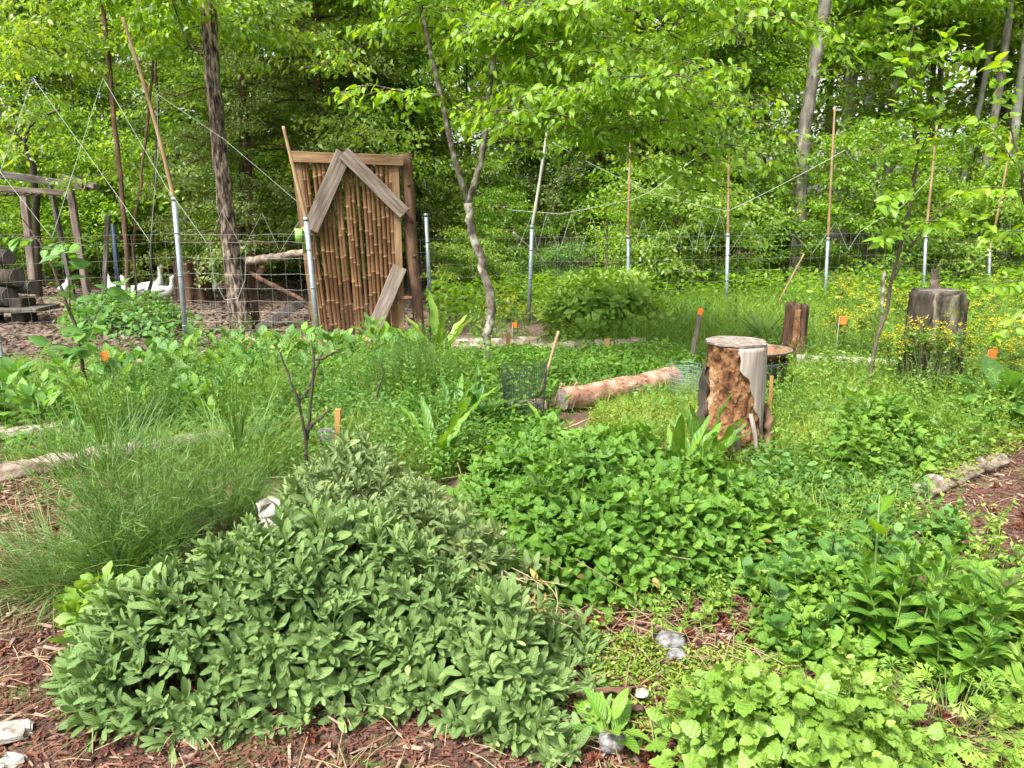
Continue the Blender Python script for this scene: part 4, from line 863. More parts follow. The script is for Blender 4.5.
# ------------------------------------------------------------------ stones and pale pieces
def rock(px, py, s, label, mat, seed, z=.03, cat='stone', name='rock'):
    g = Geo(); n, m = 18, 26; V = []
    for i in range(n + 1):
        th = pi * i / n
        for j in range(m):
            ph = 2 * pi * j / m; p = A([sin(th) * cos(ph), sin(th) * sin(ph), cos(th)]); k = (1 + .3 * snoise(p[0] * 1.3, p[1] * 1.3, p[2] * 1.3, 1.1, seed) + .13 * abs(snoise(p[0] * 3, p[1] * 3, p[2] * 3, 1.2, seed + 1)) + .03 * snoise(p[0] * 9, p[1] * 9, p[2] * 9, 1.2, seed + 2)) * (1 / max(abs(p)) ** .35)
            V.append(p * k * A(s) / 2)
    Q = []
    for i in range(n):
        for j in range(m): Q += [i * m + j, (i + 1) * m + j, (i + 1) * m + (j + 1) % m, i * m + (j + 1) % m]
    g.add(A(V), Q, [4] * (len(Q) // 4)); b = at(px, py, z); o = obj(name, g, M[mat], loc=b); return tag(o, label, cat)
rock(671, 642, (.095, .08, .055), 'grey speckled stone on the reddish litter in front of the lemon balm', 'stone', 1)
rock(676, 655, (.06, .05, .03), 'small grey stone touching the underside of the speckled stone', 'stone', 2)
g = Geo(); box(g, A([0, 0, 0]), (.075, .045, .13), None, bev=.014, jit=.011); o = obj('rock', g, M['whitestone'], smooth=False, loc=at(271, 516, .36)); o.rotation_euler = (radians(-25), radians(-16), radians(10)); tag(o, 'flat jagged white rock poking out of the sage at its back edge', 'stone')
for px, py, s_, rz_, lb in ((4, 733, (.13, .025, .09), 20, 'flat cream-coloured stone on the mulch at the picture edge'), (2, 768, (.05, .025, .09), -30, 'narrow white stone below the flat cream stone')):
    g = Geo(); box(g, A([0, 0, 0]), s_, None, bev=.01, jit=.005); o = obj('rock', g, M['whitestone'], smooth=False, loc=at(px, py, .02)); o.rotation_euler = (D(86), D(3), D(rz_)); tag(o, lb, 'stone')
rock(328, 436, (.13, .1, .09), 'pale bluish stone behind the short new stake', 'stone', 5, .12)
rock(642, 693, (.04, .03, .018), 'small white shell-like stone above the split piece of bark', 'whitestone', 6, .05)
rock(934, 480, (.10, .07, .05), 'small pale rock by the half-rotted edging log', 'whitestone', 7)
rock(612, 742, (.07, .06, .05), 'greenish grey stone beneath the young upright weed near the bark', 'stone', 12)
for px, py, r_, l_, rz_, sd_, lb in ((648, 712, .07, .19, 10, 33, 'curved reddish-brown slab of rotten bark lying beside the bright lemon balm'), (640, 732, .06, .15, -14, 36, 'second darker slab of rotten bark just below the curved one')):
    g = shell(r_, .3, D(25), D(155), 0, l_, sd_, .010, .9, .3); g.V = [v * A([.6, 1.15, 1.15]) for v in g.V]; o = obj('bark_piece', g, M['bark_red'], loc=at(px, py) + A([0, 0, -.0])); o.rotation_euler = (D(0), D(-86), D(rz_)); tag(o, lb, 'bark')
g = Geo(); box(g, A([0, 0, 0]), (.22, .03, .014), rotz(D(-3))[0], bev=.004, jit=.001); tag(obj('wood_strip', g, M['stake'], loc=at(880, 705) + A([0, 0, .02])), 'orange-brown strip of wood on the litter below the large-leaved plant', 'wood')

# bare dark shrubs rising behind the sage
def bare(px, py, lines, label, rad=.009, leaves=None):
    b = at(px, py); root = thing('bare_shrub', label, 'shrub', (b[0], b[1], 0)); g = Geo(); o = A(root.location); ends = []
    for L in lines:
        P = A([atY(x, y, b[1] + dy) for x, y, dy in L]) - o; s = np.linspace(0, 1, len(P)); s2 = np.linspace(0, 1, 12); P2 = np.stack([np.interp(s2, s, P[:, k]) for k in range(3)], -1) + R2.normal(size=(12, 3)) * .004
        P2[0] = P[0]; tube(g, P2, np.linspace(rad, rad * .45, 12), 7, .1, 2); ends.append(P2)
    obj('stem', g, M['bark_dark'], root)
    if leaves:
        lg = Geo(); E = np.concatenate([e[4:] for e in ends]); k = R2.choice(len(E), leaves); put(lg, LEAF_S, basis(R2.normal(size=(leaves, 3)) * .6 + A([0, 0, .8]), R2.normal(size=(leaves, 3))), E[k] + R2.normal(size=(leaves, 3)) * .02, S=R2.uniform(.015, .035, leaves)); obj('bud_leaves', lg, M['lime'], root)
bare(307, 478, [[(307, 470, 0), (305, 430, 0), (298, 400, 0), (286, 370, 0), (277, 345, 0)], [(307, 440, 0), (311, 400, 0), (314, 360, 0), (311, 340, 0)], [(308, 430, 0), (318, 420, -.05), (330, 408, -.1)], [(312, 360, 0), (326, 357, 0), (340, 350, 0)], [(299, 404, 0), (310, 385, .1), (322, 352, .1)]], 'bare dark-stemmed shrub with a few bright buds, forked, behind the sage', .010, 60)
bare(370, 435, [[(369, 428, 0), (376, 400, 0), (383, 375, 0), (382, 358, 0)]], 'single curved bare dark stem beside the pale weed behind the sage', .009)
bare(330, 505, [[(330, 500, -.1), (332, 480, -.1), (326, 470, -.1)], [(331, 490, -.1), (338, 478, -.1), (340, 468, -.1)]], 'stubby dark woody stem poking out of the dull upper sage', .012)

# ------------------------------------------------------------------ white ducks
def duck(px, py, Yv, h, face, pose, label):
    """one continuous body grown from rings along spine, neck and head"""
    b = atY(px, py, Yv); root = thing('duck', label, 'duck', (b[0], b[1], float(ground_z(b[0], b[1]))), 'white ducks resting in the clearing'); S = h
    if pose == 'sit': sp = [(-.42, .20, .02), (-.36, .2, .07), (-.22, .17, .13), (0, .15, .165), (.15, .17, .15), (.24, .24, .10), (.27, .33, .062), (.27, .42, .05), (.285, .50, .062), (.32, .53, .06), (.36, .52, .03), (.375, .515, .012)]
    else: sp = [(-.40, .24, .02), (-.33, .22, .07), (-.2, .2, .13), (0, .2, .16), (.16, .24, .14), (.23, .34, .09), (.25, .46, .055), (.25, .58, .045), (.26, .68, .06), (.30, .71, .06), (.34, .70, .03), (.355, .695, .012)]
    g = Geo(); tube(g, [A([x * S, 0, zz * S]) for x, zz, r in sp], [r * S for x, zz, r in sp], 14, .03, 4); body = obj('body', g, M['white'], root)
    hx, hz = sp[-2][0], sp[-2][1]; g = Geo(); tube(g, [A([hx * S, 0, hz * S]), A([(hx + .05) * S, 0, (hz - .015) * S]), A([(hx + .12) * S, 0, (hz - .02) * S])], [.028 * S, .022 * S, .012 * S], 8); obj('beak', g, M['beak'], root)
    for s in (-1, 1):
        g = Geo(); tube(g, [A([.12 * S, .13 * s * S, .21 * S]), A([-.1 * S, .155 * s * S, .2 * S]), A([-.36 * S, .05 * s * S, .25 * S])], [.03 * S, .065 * S, .012 * S], 8); obj('wing', g, M['white'], root)
        g = Geo(); tube(g, [A([.0, .06 * s * S, .06 * S]), A([.02, .06 * s * S, .0]), A([.08 * S, .06 * s * S, .0])], [.012 * S, .012 * S, .02 * S], 6); obj('foot', g, M['beak'], root)
        g = Geo(); c = A([(hx - .055) * S, .052 * s * S, (hz + .015) * S]); tube(g, [c - A([0, .004, 0]), c + A([0, .004, 0])], .008 * S, 6); obj('eye', g, M['blackplastic'], root)
    root.rotation_euler = (0, 0, face)
duck(70, 302, 12.3, .62, 1.9, 'stand', 'white duck standing alone by the slanting frame post')
duck(136, 300, 12.2, .62, pi, 'sit', 'white duck lying lowest at the near edge of the resting group'); duck(152, 300, 12.4, .66, .2, 'stand', 'white duck sitting upright in the middle of the resting group')
duck(163, 301, 12.1, .62, .1, 'sit', 'white duck resting with body turned towards the shaggy tree'); duck(118, 300, 12.6, .55, pi * .9, 'sit', 'white duck half hidden behind the reddish trunks')
duck(210, 302, 12.8, .45, 0.4, 'sit', 'white duck by itself just past the broken trunk')

# ------------------------------------------------------------------ herbs: shoots of leaves composed into plants
def shoot(kind, seed):
    """a stem with leaves in local space (grows +z): returns R (n,3,3) scaled, T (n,3), height"""
    r = np.random.default_rng(seed); R = []; T = []
    def lf(z, az, el, L, off=.0, roll=0):
        d = A([cos(az) * cos(el), sin(az) * cos(el), sin(el)]); nn = A([-cos(az) * sin(el), -sin(az) * sin(el), cos(el)]) + r.normal(size=3) * .18
        B = basis(d[None], nn[None])[0] * L; R.append(B); T.append(A([cos(az) * off, sin(az) * off, z]))
    if kind == 'sage':
        h = .20; zs = [.0, .045, .085, .12, .15, .172, .188]; Ls = [.05, .068, .076, .072, .06, .045, .03]; els = [.15, .4, .6, .8, .95, 1.1, 1.25]
        for i, (z, L, e) in enumerate(zip(zs, Ls, els)):
            for s in (0, 1): lf(z + r.normal() * .004, i * pi / 2 + s * pi + r.normal() * .25, e + r.normal() * .2, L * r.uniform(.85, 1.25), .006)
            if i in (2, 3, 4):
                for s in (0, 1): lf(z, i * pi / 2 + s * pi + .6 + r.normal() * .2, e + .4, L * .5, .012)
    elif kind in ('balm', 'balm_near', 'nettle'):
        h = .2; zs = [.0, .05, .095, .13, .16, .182, .196]; Ls = [.046, .056, .06, .055, .045, .034, .022]; els = [-.15, .05, .2, .35, .5, .8, 1.15]
        for i, (z, L, e) in enumerate(zip(zs, Ls, els)):
            for s in (0, 1): lf(z, i * pi / 2 + s * pi + r.normal() * .22, e + r.normal() * .2, L * r.uniform(.8, 1.2), .012 + .018 * (i < 5))
            if i in (1, 2, 3): 
                for s in (0, 1): lf(z + .015, i * pi / 2 + s * pi + .3 * r.normal(), .5, L * .45, .01)
    return A(R), A(T), h
def compose(sh, pos, R, S):
    """sh list of shoots ; pos (N,3) stem feet of the shoots ; R (N,3,3) ; S (N,)"""
    k = R2.integers(0, len(sh), len(pos)); oR = []; oT = []; oS = []; srnd = R2.random(len(pos))
    for i, (lR, lT, h) in enumerate(sh):
        m = k == i
        if not m.any(): continue
        RR = np.einsum('nij,mjk->nmik', R[m] * S[m][:, None, None], lR).reshape(-1, 3, 3); TT = (np.einsum('nij,mj->nmi', R[m] * S[m][:, None, None], lT) + pos[m][:, None]).reshape(-1, 3); oR.append(RR); oT.append(TT); oS.append((srnd[m][:, None] * .7 + .55 * (lT[:, 2] / h)[None, :] ** 2).ravel())
    return np.concatenate(oR), np.concatenate(oT), np.concatenate(oS)
def inside(x, y, poly):
    c = np.zeros(len(x), bool); n = len(poly)
    for i in range(n):
        x0, y0 = poly[i]; x1, y1 = poly[(i + 1) % n]
        m = ((y0 > y) != (y1 > y)) & (x < (x1 - x0) * (y - y0) / (y1 - y0 + 1e-12) + x0); c ^= m
    return c
def edge_dist(x, y, poly):
    d = np.full(len(x), 1e9); P = A(poly)
    for i in range(len(P)):
        a = P[i]; b = P[(i + 1) % len(P)]; ab = b - a; t = np.clip(((x - a[0]) * ab[0] + (y - a[1]) * ab[1]) / (ab @ ab), 0, 1); d = np.minimum(d, np.hypot(x - a[0] - t * ab[0], y - a[1] - t * ab[1]))
    return d
def poly_px(pts): return [tuple(at(p[0], p[1], p[2] if len(p) > 2 else 0)[:2]) for p in pts]
def scatter(poly, n, minr=0.0):
    P = A(poly); lo, hi = P.min(0), P.max(0); out = np.zeros((0, 2))
    x = R2.uniform(lo[0], hi[0], n * 6); y = R2.uniform(lo[1], hi[1], n * 6); m = inside(x, y, poly); p = np.stack([x[m], y[m]], -1)[:n]
    if minr > 0:
        cell = {}; keep = []
        for i, (a, b) in enumerate(p):
            key = (int(a // minr), int(b // minr)); ok = True
            for dx in (-1, 0, 1):
                for dy in (-1, 0, 1):
                    for j in cell.get((key[0] + dx, key[1] + dy), ()):
                        if (p[j, 0] - a) ** 2 + (p[j, 1] - b) ** 2 < minr * minr: ok = False
            if ok: cell.setdefault(key, []).append(i); keep.append(i)
        p = p[keep]
    return p
SH = {k: [shoot(k, 200 + 7 * i) for i in range(6)] for k in ('sage', 'balm', 'nettle')}

def mound(name, label, cat, poly, hmax, edge, n, minr, kind, tpl, mat, stem='stem', size=(.85, 1.2), rough=.12, seed=0, layers=1, hmin=.1, lean=.7, sscale=1.0, group=None):
    """one dense herb: shoots whose tips follow a mound"""
    P = scatter(poly, n, minr); P = P[snoise(P[:, 0], P[:, 1], 0, 9, seed + 9) + R2.normal(size=len(P)) * .2 > -.62]; x, y = P[:, 0], P[:, 1]; ed = edge_dist(x, y, poly)
    def hf(x, y, ed): t = np.clip(ed / edge, 0, 1); return hmin + (hmax - hmin) * (1 - (1 - t) ** 2.2) * (1 + rough * snoise(x, y, 0, 5.5, seed) + rough * .7 * snoise(x, y, 0, 13, seed + 1))
    h = hf(x, y, ed); e = .03
    gx = (hf(x + e, y, edge_dist(x + e, y, poly)) - h) / e; gy = (hf(x, y + e, edge_dist(x, y + e, poly)) - h) / e
    d = np.stack([-gx * lean, -gy * lean, np.ones(len(x)) * 1.0], -1) + R2.normal(size=(len(x), 3)) * .2; d[:, 2] = np.abs(d[:, 2]) + .15; d = nrm(d)
    az = R2.uniform(0, 6.28, len(x)); q = np.stack([np.cos(az), np.sin(az), np.zeros(len(x))], -1); X_ = nrm(np.cross(q, d)); Y_ = np.cross(d, X_); R = np.stack([X_, Y_, d], -1)
    S = R2.uniform(*size, len(x)) * sscale; tip = np.stack([x, y, ground_z(x, y) + h * R2.uniform(.86, 1.1, len(x))], -1); pos = tip - d * (SH[kind][0][2] * S)[:, None]
    base = A([x.mean(), y.mean(), 0]); root = thing(name, label, cat, base, group)
    S = S * (1 + .22 * snoise(x, y, 0, 7, seed + 5)); LR, LT, LS = compose(SH[kind], pos, R, S); LR = LR * R2.uniform(.75, 1.25, len(LR))[:, None, None]; LS = np.clip(LS * .6 + R2.random(len(LS)) * .4 + (R2.random(len(LS)) > .985) * .6, 0, 1.5); LT[:, 2] = np.maximum(LT[:, 2], .015); g = Geo(); put(g, tpl, LR, LT - base, LS); obj('foliage', g, M[mat], root)
    foot = pos.copy(); foot[:, :2] -= d[:, :2] * .1; foot[:, 2] = 0; ps2 = pos.copy(); ps2[:, 2] = np.maximum(ps2[:, 2], .01); sg = Geo(); many_tubes(sg, np.stack([foot, (foot + pos) / 2 + R2.normal(size=pos.shape) * .012, ps2, tip], 1) - base, A([.003, .0026, .002, .0012]), 4); obj('stems', sg, M[stem], root)
    return root, (x, y, h)

# --- the grey-green sage in front
sage1 = poly_px([(55, 690), (75, 745, 0), (160, 765, 0), (230, 752), (300, 742), (370, 728), (440, 738), (520, 770), (560, 778), (592, 720), (582, 640), (530, 570, .3), (480, 520, .42), (430, 490, .42), (380, 480, .45), (300, 482, .45), (235, 500, .44), (175, 528, .38), (120, 568, .30), (75, 625, .12)])
mound('sage_shrub', 'large dense grey-green sage shrub filling the near part of the bed', 'sage', sage1, .45, .5, 7200, .034, 'sage', LEAF_SAGE, 'sage', rough=.3, seed=31, hmin=.06, size=(.6, 1.05))
sage2 = poly_px([(215, 530, .35), (240, 490, .45), (270, 450, .45), (340, 432, .42), (400, 440, .4), (450, 470, .4), (490, 505, .35), (530, 560, .2), (500, 575, .3), (420, 540, .4), (300, 530, .42)])
mound('sage_shrub', 'older sage shrub with duller yellowing leaves behind the large dense sage', 'sage', sage2, .46, .25, 1700, .036, 'sage', LEAF_SAGE, 'sage_dull', rough=.25, seed=33, hmin=.16, size=(.5, .85))
# yellow-green basil-like herb at the corner of the sage
mound('lemon_balm', 'small bright yellow-green herb with wide leaves at the outer corner of the large sage', 'herb', poly_px([(70, 650), (100, 672), (160, 665), (170, 625, .1), (130, 605, .1), (85, 615, .1)]), .31, .12, 170, .028, 'balm', LEAF_BALM_F, 'balm_light', sscale=1.15, seed=35, hmin=.17)
# --- lemon balm in the middle
balm = poly_px([(440, 560, .1), (520, 615), (600, 620), (680, 612), (760, 590), (835, 565), (850, 530, .1), (790, 475, .3), (700, 440, .3), (600, 425, .28), (500, 425, .25), (455, 450, .25), (450, 500, .25)])
mound('lemon_balm', 'broad dense patch of mid-green lemon balm between the sage and the split stump', 'lemon balm', balm, .37, .4, 3600, .044, 'balm', LEAF_BALM_F, 'balm', rough=.34, seed=41, hmin=.08, size=(.8, 1.25), sscale=1.12)
bn = poly_px([(660, 745), (675, 800), (760, 860), (900, 850), (925, 790), (880, 745), (800, 705, .1), (720, 700, .12)])
mound('lemon_balm', 'bright light-green lemon balm with scalloped leaves at the bottom edge of the picture', 'lemon balm', bn, .30, .2, 700, .045, 'balm', LEAF_BALM, 'balm_light', rough=.3, seed=43, hmin=.12, size=(.85, 1.2), sscale=1.05)
mound('lemon_balm', 'low lemon balm spreading under the tall large-leaved plant by the path', 'lemon balm', poly_px([(740, 650), (800, 690), (880, 690), (900, 640), (850, 580), (770, 575)]), .20, .2, 520, .05, 'balm', LEAF_BALM_F, 'balm', seed=44, hmin=.06, sscale=1.0)
mound('nettle_clump', 'dark green nettle-like clump in front of the dark mossy stump', 'nettles', poly_px([(815, 480), (870, 495), (930, 480), (945, 440, .1), (900, 410, .25), (835, 410, .25), (815, 440, .2)]), .40, .28, 700, .05, 'nettle', LEAF_BALM_F, 'balm', seed=45, rough=.45, hmin=.12, sscale=1.25)
mound('mint_clump', 'loose light-green leafy clump at the picture edge behind the path corner', 'herb', poly_px([(985, 700), (1010, 760), (1080, 760), (1090, 640), (1020, 620)]), .24, .2, 200, .06, 'balm', LEAF_SAGE, 'balm_light', seed=46, hmin=.1, sscale=1.5)
mound('mint_clump', 'knee-high fresh green mint bush against the inside of the middle fence', 'mint', poly_px([(535, 338), (600, 345), (662, 340), (668, 325), (600, 316), (540, 322)]), .60, .35, 720, .085, 'nettle', LEAF_BALM_F, 'balm_light', seed=47, hmin=.25, sscale=1.9)
mound('nettle_clump', 'low dark foliage on the brown ground outside the wire near the ducks', 'nettles', poly_px([(60, 340), (180, 345), (195, 325), (120, 318), (60, 325)]), .42, .5, 380, .11, 'nettle', LEAF_BALM_F, 'nettle', seed=48, hmin=.1, sscale=1.7)

# --- rosette plants with large arching leaves
def rosette(name, label, cat, px, py, n, L, el, tpl, mat, seed, group=None, h=.0, loc=None, stem=True, spread=.05, var=.25):
    r = np.random.default_rng(seed); b = at(px, py) if loc is None else A([loc[0], loc[1], 0]); root = thing(name, label, cat, (b[0], b[1], float(ground_z(b[0], b[1]))), group)
    az = np.arange(n) * 2.4 + r.normal(size=n) * .3; e = el[0] + (el[1] - el[0]) * (np.arange(n) / n) + r.normal(size=n) * var * .5; z = h * np.arange(n) / n
    pl = L * .35 * r.uniform(.5, 1, n) if stem else np.zeros(n); d = np.stack([np.cos(az) * np.cos(e), np.sin(az) * np.cos(e), np.sin(e)], -1); foot = np.stack([np.cos(az) * spread, np.sin(az) * spread, z], -1) * r.uniform(.4, 1, n)[:, None]; foot[:, 2] = z
    P = foot + nrm(d + A([0, 0, .8])) * pl[:, None]; nn = np.stack([-np.cos(az) * np.sin(e), -np.sin(az) * np.sin(e), np.cos(e)], -1) + r.normal(size=(n, 3)) * .2
    g = Geo(); put(g, tpl, basis(d, nn), P, r.random(n), S=L * r.uniform(1 - var, 1 + var, n)); obj('foliage', g, M[mat], root)
    sg = Geo(); many_tubes(sg, np.stack([foot, (foot + P) / 2, P], 1), A([.004, .003, .002]) * max(1, L * 4), 5)
    if h > .1: tube(sg, [A([0, 0, 0]), A([.01, 0, h * .5]), A([0, .01, h])], [.006, .005, .003], 6)
    obj('stems', sg, M['stem'], root); return root
LEAF_DOCK = leaf_tpl(.17, (0, .1, .22, .34, .46, .58, .7, .82, .92, 1), lanc, .4, .3, wave=.5)
def leafy(name, label, cat, px, py, ns, h, L, tpl, mat, seed, rad=.1, nodes=9, lean=.25, loc=None, group=None, pair=True, el=(.1, 1.1)):
    r = np.random.default_rng(seed); b = at(px, py) if loc is None else A([loc[0], loc[1], 0]); root = thing(name, label, cat, (b[0], b[1], float(ground_z(b[0], b[1]))), group); R = []; T = []; S = []; P = []
    for i in range(ns):
        a = r.uniform(0, 6.28); q = rad * sqrt_(r.random()); f = A([cos(a) * q, sin(a) * q, 0]); hh = h * r.uniform(.55, 1.1); t = f + A([cos(a) * lean * hh * r.random(), sin(a) * lean * hh * r.random(), hh]) + r.normal(size=3) * .03 * A([1, 1, 0]); m = (f + t) / 2 + r.normal(size=3) * .012; P.append([f, m, t]); a0 = r.uniform(0, 6.28)
        for k in range(nodes):
            u = .12 + .88 * (k + r.random() * .5) / nodes; p = (f * (1 - u) + m * u) * (1 - u) + (m * (1 - u) + t * u) * u; e = el[0] + (el[1] - el[0]) * u ** 1.5 + r.normal() * .2
            for s in ((0, pi) if pair else (0,)):
                az = a0 + k * (pi / 2 if pair else 2.4) + s + r.normal() * .25; R.append([cos(az) * cos(e), sin(az) * cos(e), sin(e)]); T.append(p); S.append(L * r.uniform(.7, 1.2) * (1.1 - .6 * u ** 3))
    R = A(R); g = Geo(); nn = np.stack([-R[:, 0] * R[:, 2], -R[:, 1] * R[:, 2], 1 - R[:, 2] ** 2 + .05], -1) + r.normal(size=R.shape) * .18; put(g, tpl, basis(R, nn), A(T), r.random(len(R)), S=A(S)); obj('foliage', g, M[mat], root)
    sg = Geo(); many_tubes(sg, A(P), A([.004, .003, .0018]), 6); obj('stems', sg, M['stem'], root); return root
sqrt_ = math.sqrt
leafy('comfrey_plant', 'tall lush plant with long pointed bright leaves in front of the mulch path', 'plant', 912, 675, 22, .42, .098, LEAF_BIG, 'balm', 301, .15, 10, .18, el=(.35, 1.35))
leafy('comfrey_plant', 'smaller pointed-leaved plant close beside the tall lush one', 'plant', 965, 640, 8, .28, .11, LEAF_BIG, 'balm', 302, .09, 7, el=(.3, 1.3))
leafy('comfrey_plant', 'pale pointed-leaved plant at the picture edge beside the path', 'plant', 1024, 650, 9, .28, .11, LEAF_BIG, 'balm_light', 303, .1, 7)
for i, (px, py, h) in enumerate([(770, 610, .22), (810, 600, .26), (845, 640, .24), (800, 650, .2), (860, 600, .3), (830, 570, .25), (890, 560, .24), (930, 540, .2)]): leafy('wide_leaved_weed', 'low wide-leaved pale weed growing between the lemon balm and the tall lush plant', 'weed', px, py, 5, h, .075, LEAF_BALM_F, 'broad', 330 + i, .08, 6, .4, group='weeds between lemon balm and lush plant')
r_ = rosette('milkweed_plant', 'single tall leafy stalk rising above the lush plant', 'plant', 862, 655, 9, .11, (.1, .9), LEAF_M, 'near', 304, h=.58, stem=False, spread=.01)
rosette('dock_plant', 'group of upright wavy dock leaves in the lemon balm near the split stump', 'dock', 675, 500, 22, .36, (1.0, 1.5), LEAF_DOCK, 'balm', 305, spread=.1)
rosette('dock_plant', 'bright upright dock leaves in front of the split stump and wire guard', 'dock', 702, 470, 9, .36, (1.1, 1.5), LEAF_DOCK, 'balm', 306, spread=.08)
rosette('dock_plant', 'tallest dock with long wavy leaves standing before the gate board', 'dock', 438, 380, 7, .48, (1.1, 1.55), LEAF_DOCK, 'balm_light', 307, spread=.06, h=.1)
rosette('dock_plant', 'curly bright dock leaves beside the fine dark bush in the middle bed', 'dock', 450, 435, 14, .34, (.8, 1.45), LEAF_DOCK, 'balm', 308, spread=.1)
rosette('dock_plant', 'dark green dock at the side of the netting sleeve', 'dock', 480, 425, 16, .28, (.4, 1.3), LEAF_DOCK, 'nettle', 309, spread=.08)
rosette('dock_plant', 'lone light dock leaf spray between sage and lemon balm', 'dock', 435, 470, 7, .34, (.9, 1.4), LEAF_DOCK, 'balm', 310, spread=.03)
rosette('dock_plant', 'lone dock shoot in front of the peeled log', 'dock', 548, 445, 3, .30, (1.2, 1.5), LEAF_DOCK, 'balm', 311, spread=.02)
rosette('evening_primrose', 'young upright weed with pale broad leaves beside the rotten bark', 'weed', 610, 745, 10, .12, (.3, 1.2), LEAF_BIG, 'balm', 312, spread=.02, h=.06)
rosette('evening_primrose', 'small upright weed with narrow leaves behind the speckled stone', 'weed', 740, 598, 12, .10, (.4, 1.3), LEAF_DOCK, 'balm', 313, spread=.03)
rosette('evening_primrose', 'small upright weed with narrow leaves nearer the lemon balm patch', 'weed', 697, 598, 10, .11, (.6, 1.4), LEAF_DOCK, 'balm', 314, spread=.03)
rosette('pale_weed', 'silvery long-leaved weed among grass beside the mossy stump', 'weed', 1000, 420, 16, .30, (.3, 1.2), LEAF_BIG, 'broad', 315, spread=.06, h=.1)
# broad-leaved bed
bed = poly_px([(-80, 450), (60, 440), (200, 438), (270, 415), (380, 385), (430, 372), (420, 352), (320, 358), (200, 365), (100, 390), (-80, 410)])
lab = 'knee-high plant with rounded pale green leaves in the bed along the wire'
for i, (x, y) in enumerate(scatter(bed, 700, .2)[:110]):
    rosette('broadleaf_plant', lab, 'vegetable plant', 0, 0, int(R2.integers(18, 30)), .11, (-.2, 1.2), (LEAF_BALM_F, LEAF_M, LEAF_BALM_F)[i % 3], ('broad', 'balm', 'broad')[i % 3], 400 + i, 'broad-leaved plants along the wire', h=R2.uniform(.12, .34), loc=(x, y), spread=.07)
g_low = poly_px([(560, 378), (690, 376), (700, 360), (560, 356)])
# geranium-like finely cut leaves bottom corner
def cut_leaf():
    V = [(0, 0, 0)]; U = [(0, 0)]; L = []; C = []
    for i in range(5):
        a = radians(-72 + 36 * i); ln = 1 - .12 * abs(i - 2)
        for da, l in ((-.1, .35), (-.28, .8), (-.12, .72), (0, 1), (.12, .72), (.28, .8), (.1, .35)): V.append((sin(a + da) * l * ln, .15 + cos(a + da) * l * ln * .85, -.12 * l)); U.append((da * 3, l))
        b = 1 + i * 7; L += [0, b, b + 1, b + 2, b + 3, b + 4, b + 5, b + 6]; C.append(8)
    return A(V, float), A(L), A(C), A(U, float)
CUT = cut_leaf()
def geran(px, py, n, rad, label, seed, L=.055, h=.14):
    b = at(px, py); r = np.random.default_rng(seed); root = thing('geranium_plant', label, 'geranium', (b[0], b[1], 0)); a = r.uniform(0, 6.28, n); q = np.sqrt(r.random(n)) * rad; T = np.stack([np.cos(a) * q, np.sin(a) * q, h * (1 - .5 * (q / rad) ** 2) * r.uniform(.6, 1.15, n)], -1)
    d = np.stack([np.cos(a), np.sin(a), r.uniform(-.2, .5, n)], -1) + r.normal(size=(n, 3)) * .3; g = Geo(); put(g, CUT, basis(d, A([0, 0, 1]) + r.normal(size=(n, 3)) * .3), T, r.random(n), S=L * r.uniform(.7, 1.2, n)); obj('foliage', g, M['balm_light'], root, False)
    sg = Geo(); f = T * A([.3, .3, 0]); many_tubes(sg, np.stack([f, (f + T) / 2 + A([0, 0, .01]), T], 1), .0013, 4); obj('stems', sg, M['stem'], root)
geran(950, 735, 130, .26, 'low plant with finely cut pale leaves in the near corner by the lemon balm', 501); geran(860, 755, 60, .14, 'low finely cut leaves squeezed behind the bright lemon balm', 502)

# --- grassy and fine plants
def blades(name, label, cat, px, py, n, L, w, lean, mat, seed, rad=.06, group=None, loc=None, tpl=BLADE, heads=0, kind=None):
    r = np.random.default_rng(seed); b = at(px, py) if loc is None else A([loc[0], loc[1], 0]); root = thing(name, label, cat, (b[0], b[1], float(ground_z(b[0], b[1]))), group)
    a = r.uniform(0, 6.28, n); e = pi / 2 - np.abs(r.normal(size=n)) * lean; q = np.sqrt(r.random(n)) * rad; a2 = a + r.normal(size=n) * .6; T = np.stack([np.cos(a2) * q, np.sin(a2) * q, np.zeros(n)], -1)
    d = np.stack([np.cos(a) * np.cos(e), np.sin(a) * np.cos(e), np.sin(e)], -1); nn = np.stack([np.cos(a), np.sin(a), np.zeros(n)], -1) * -1 + A([0, 0, .3]) + r.normal(size=(n, 3)) * .3
    Sx = L * r.uniform(.45, 1.1, n); g = Geo(); B = basis(d, nn) * Sx[:, None, None]; B[:, :, 0] *= (w / L / tpl_w(tpl)); put(g, tpl, B, T, r.random(n)); obj('blades', g, M[mat], root)
    if heads:
        k = heads; a = r.uniform(0, 6.28, k); l = L * r.uniform(.9, 1.3, k); t = np.stack([np.cos(a) * l * .25, np.sin(a) * l * .25, l], -1); m = t * A([.35, .35, .6]); f = np.zeros((k, 3)); sg = Geo(); many_tubes(sg, np.stack([f, m, t], 1), .0013, 3)
        for j in range(9): put(sg, LEAF_F, basis(r.normal(size=(k, 3)) * .5 + A([0, 0, .6]), r.normal(size=(k, 3))), t - (t - m) * (j / 16) + r.normal(size=(k, 3)) * .006, S=np.full(k, .014))
        obj('seed_stalks', sg, M['grass'], root)
    return root
def tpl_w(t): return t[0][:, 0].max() - t[0][:, 0].min()
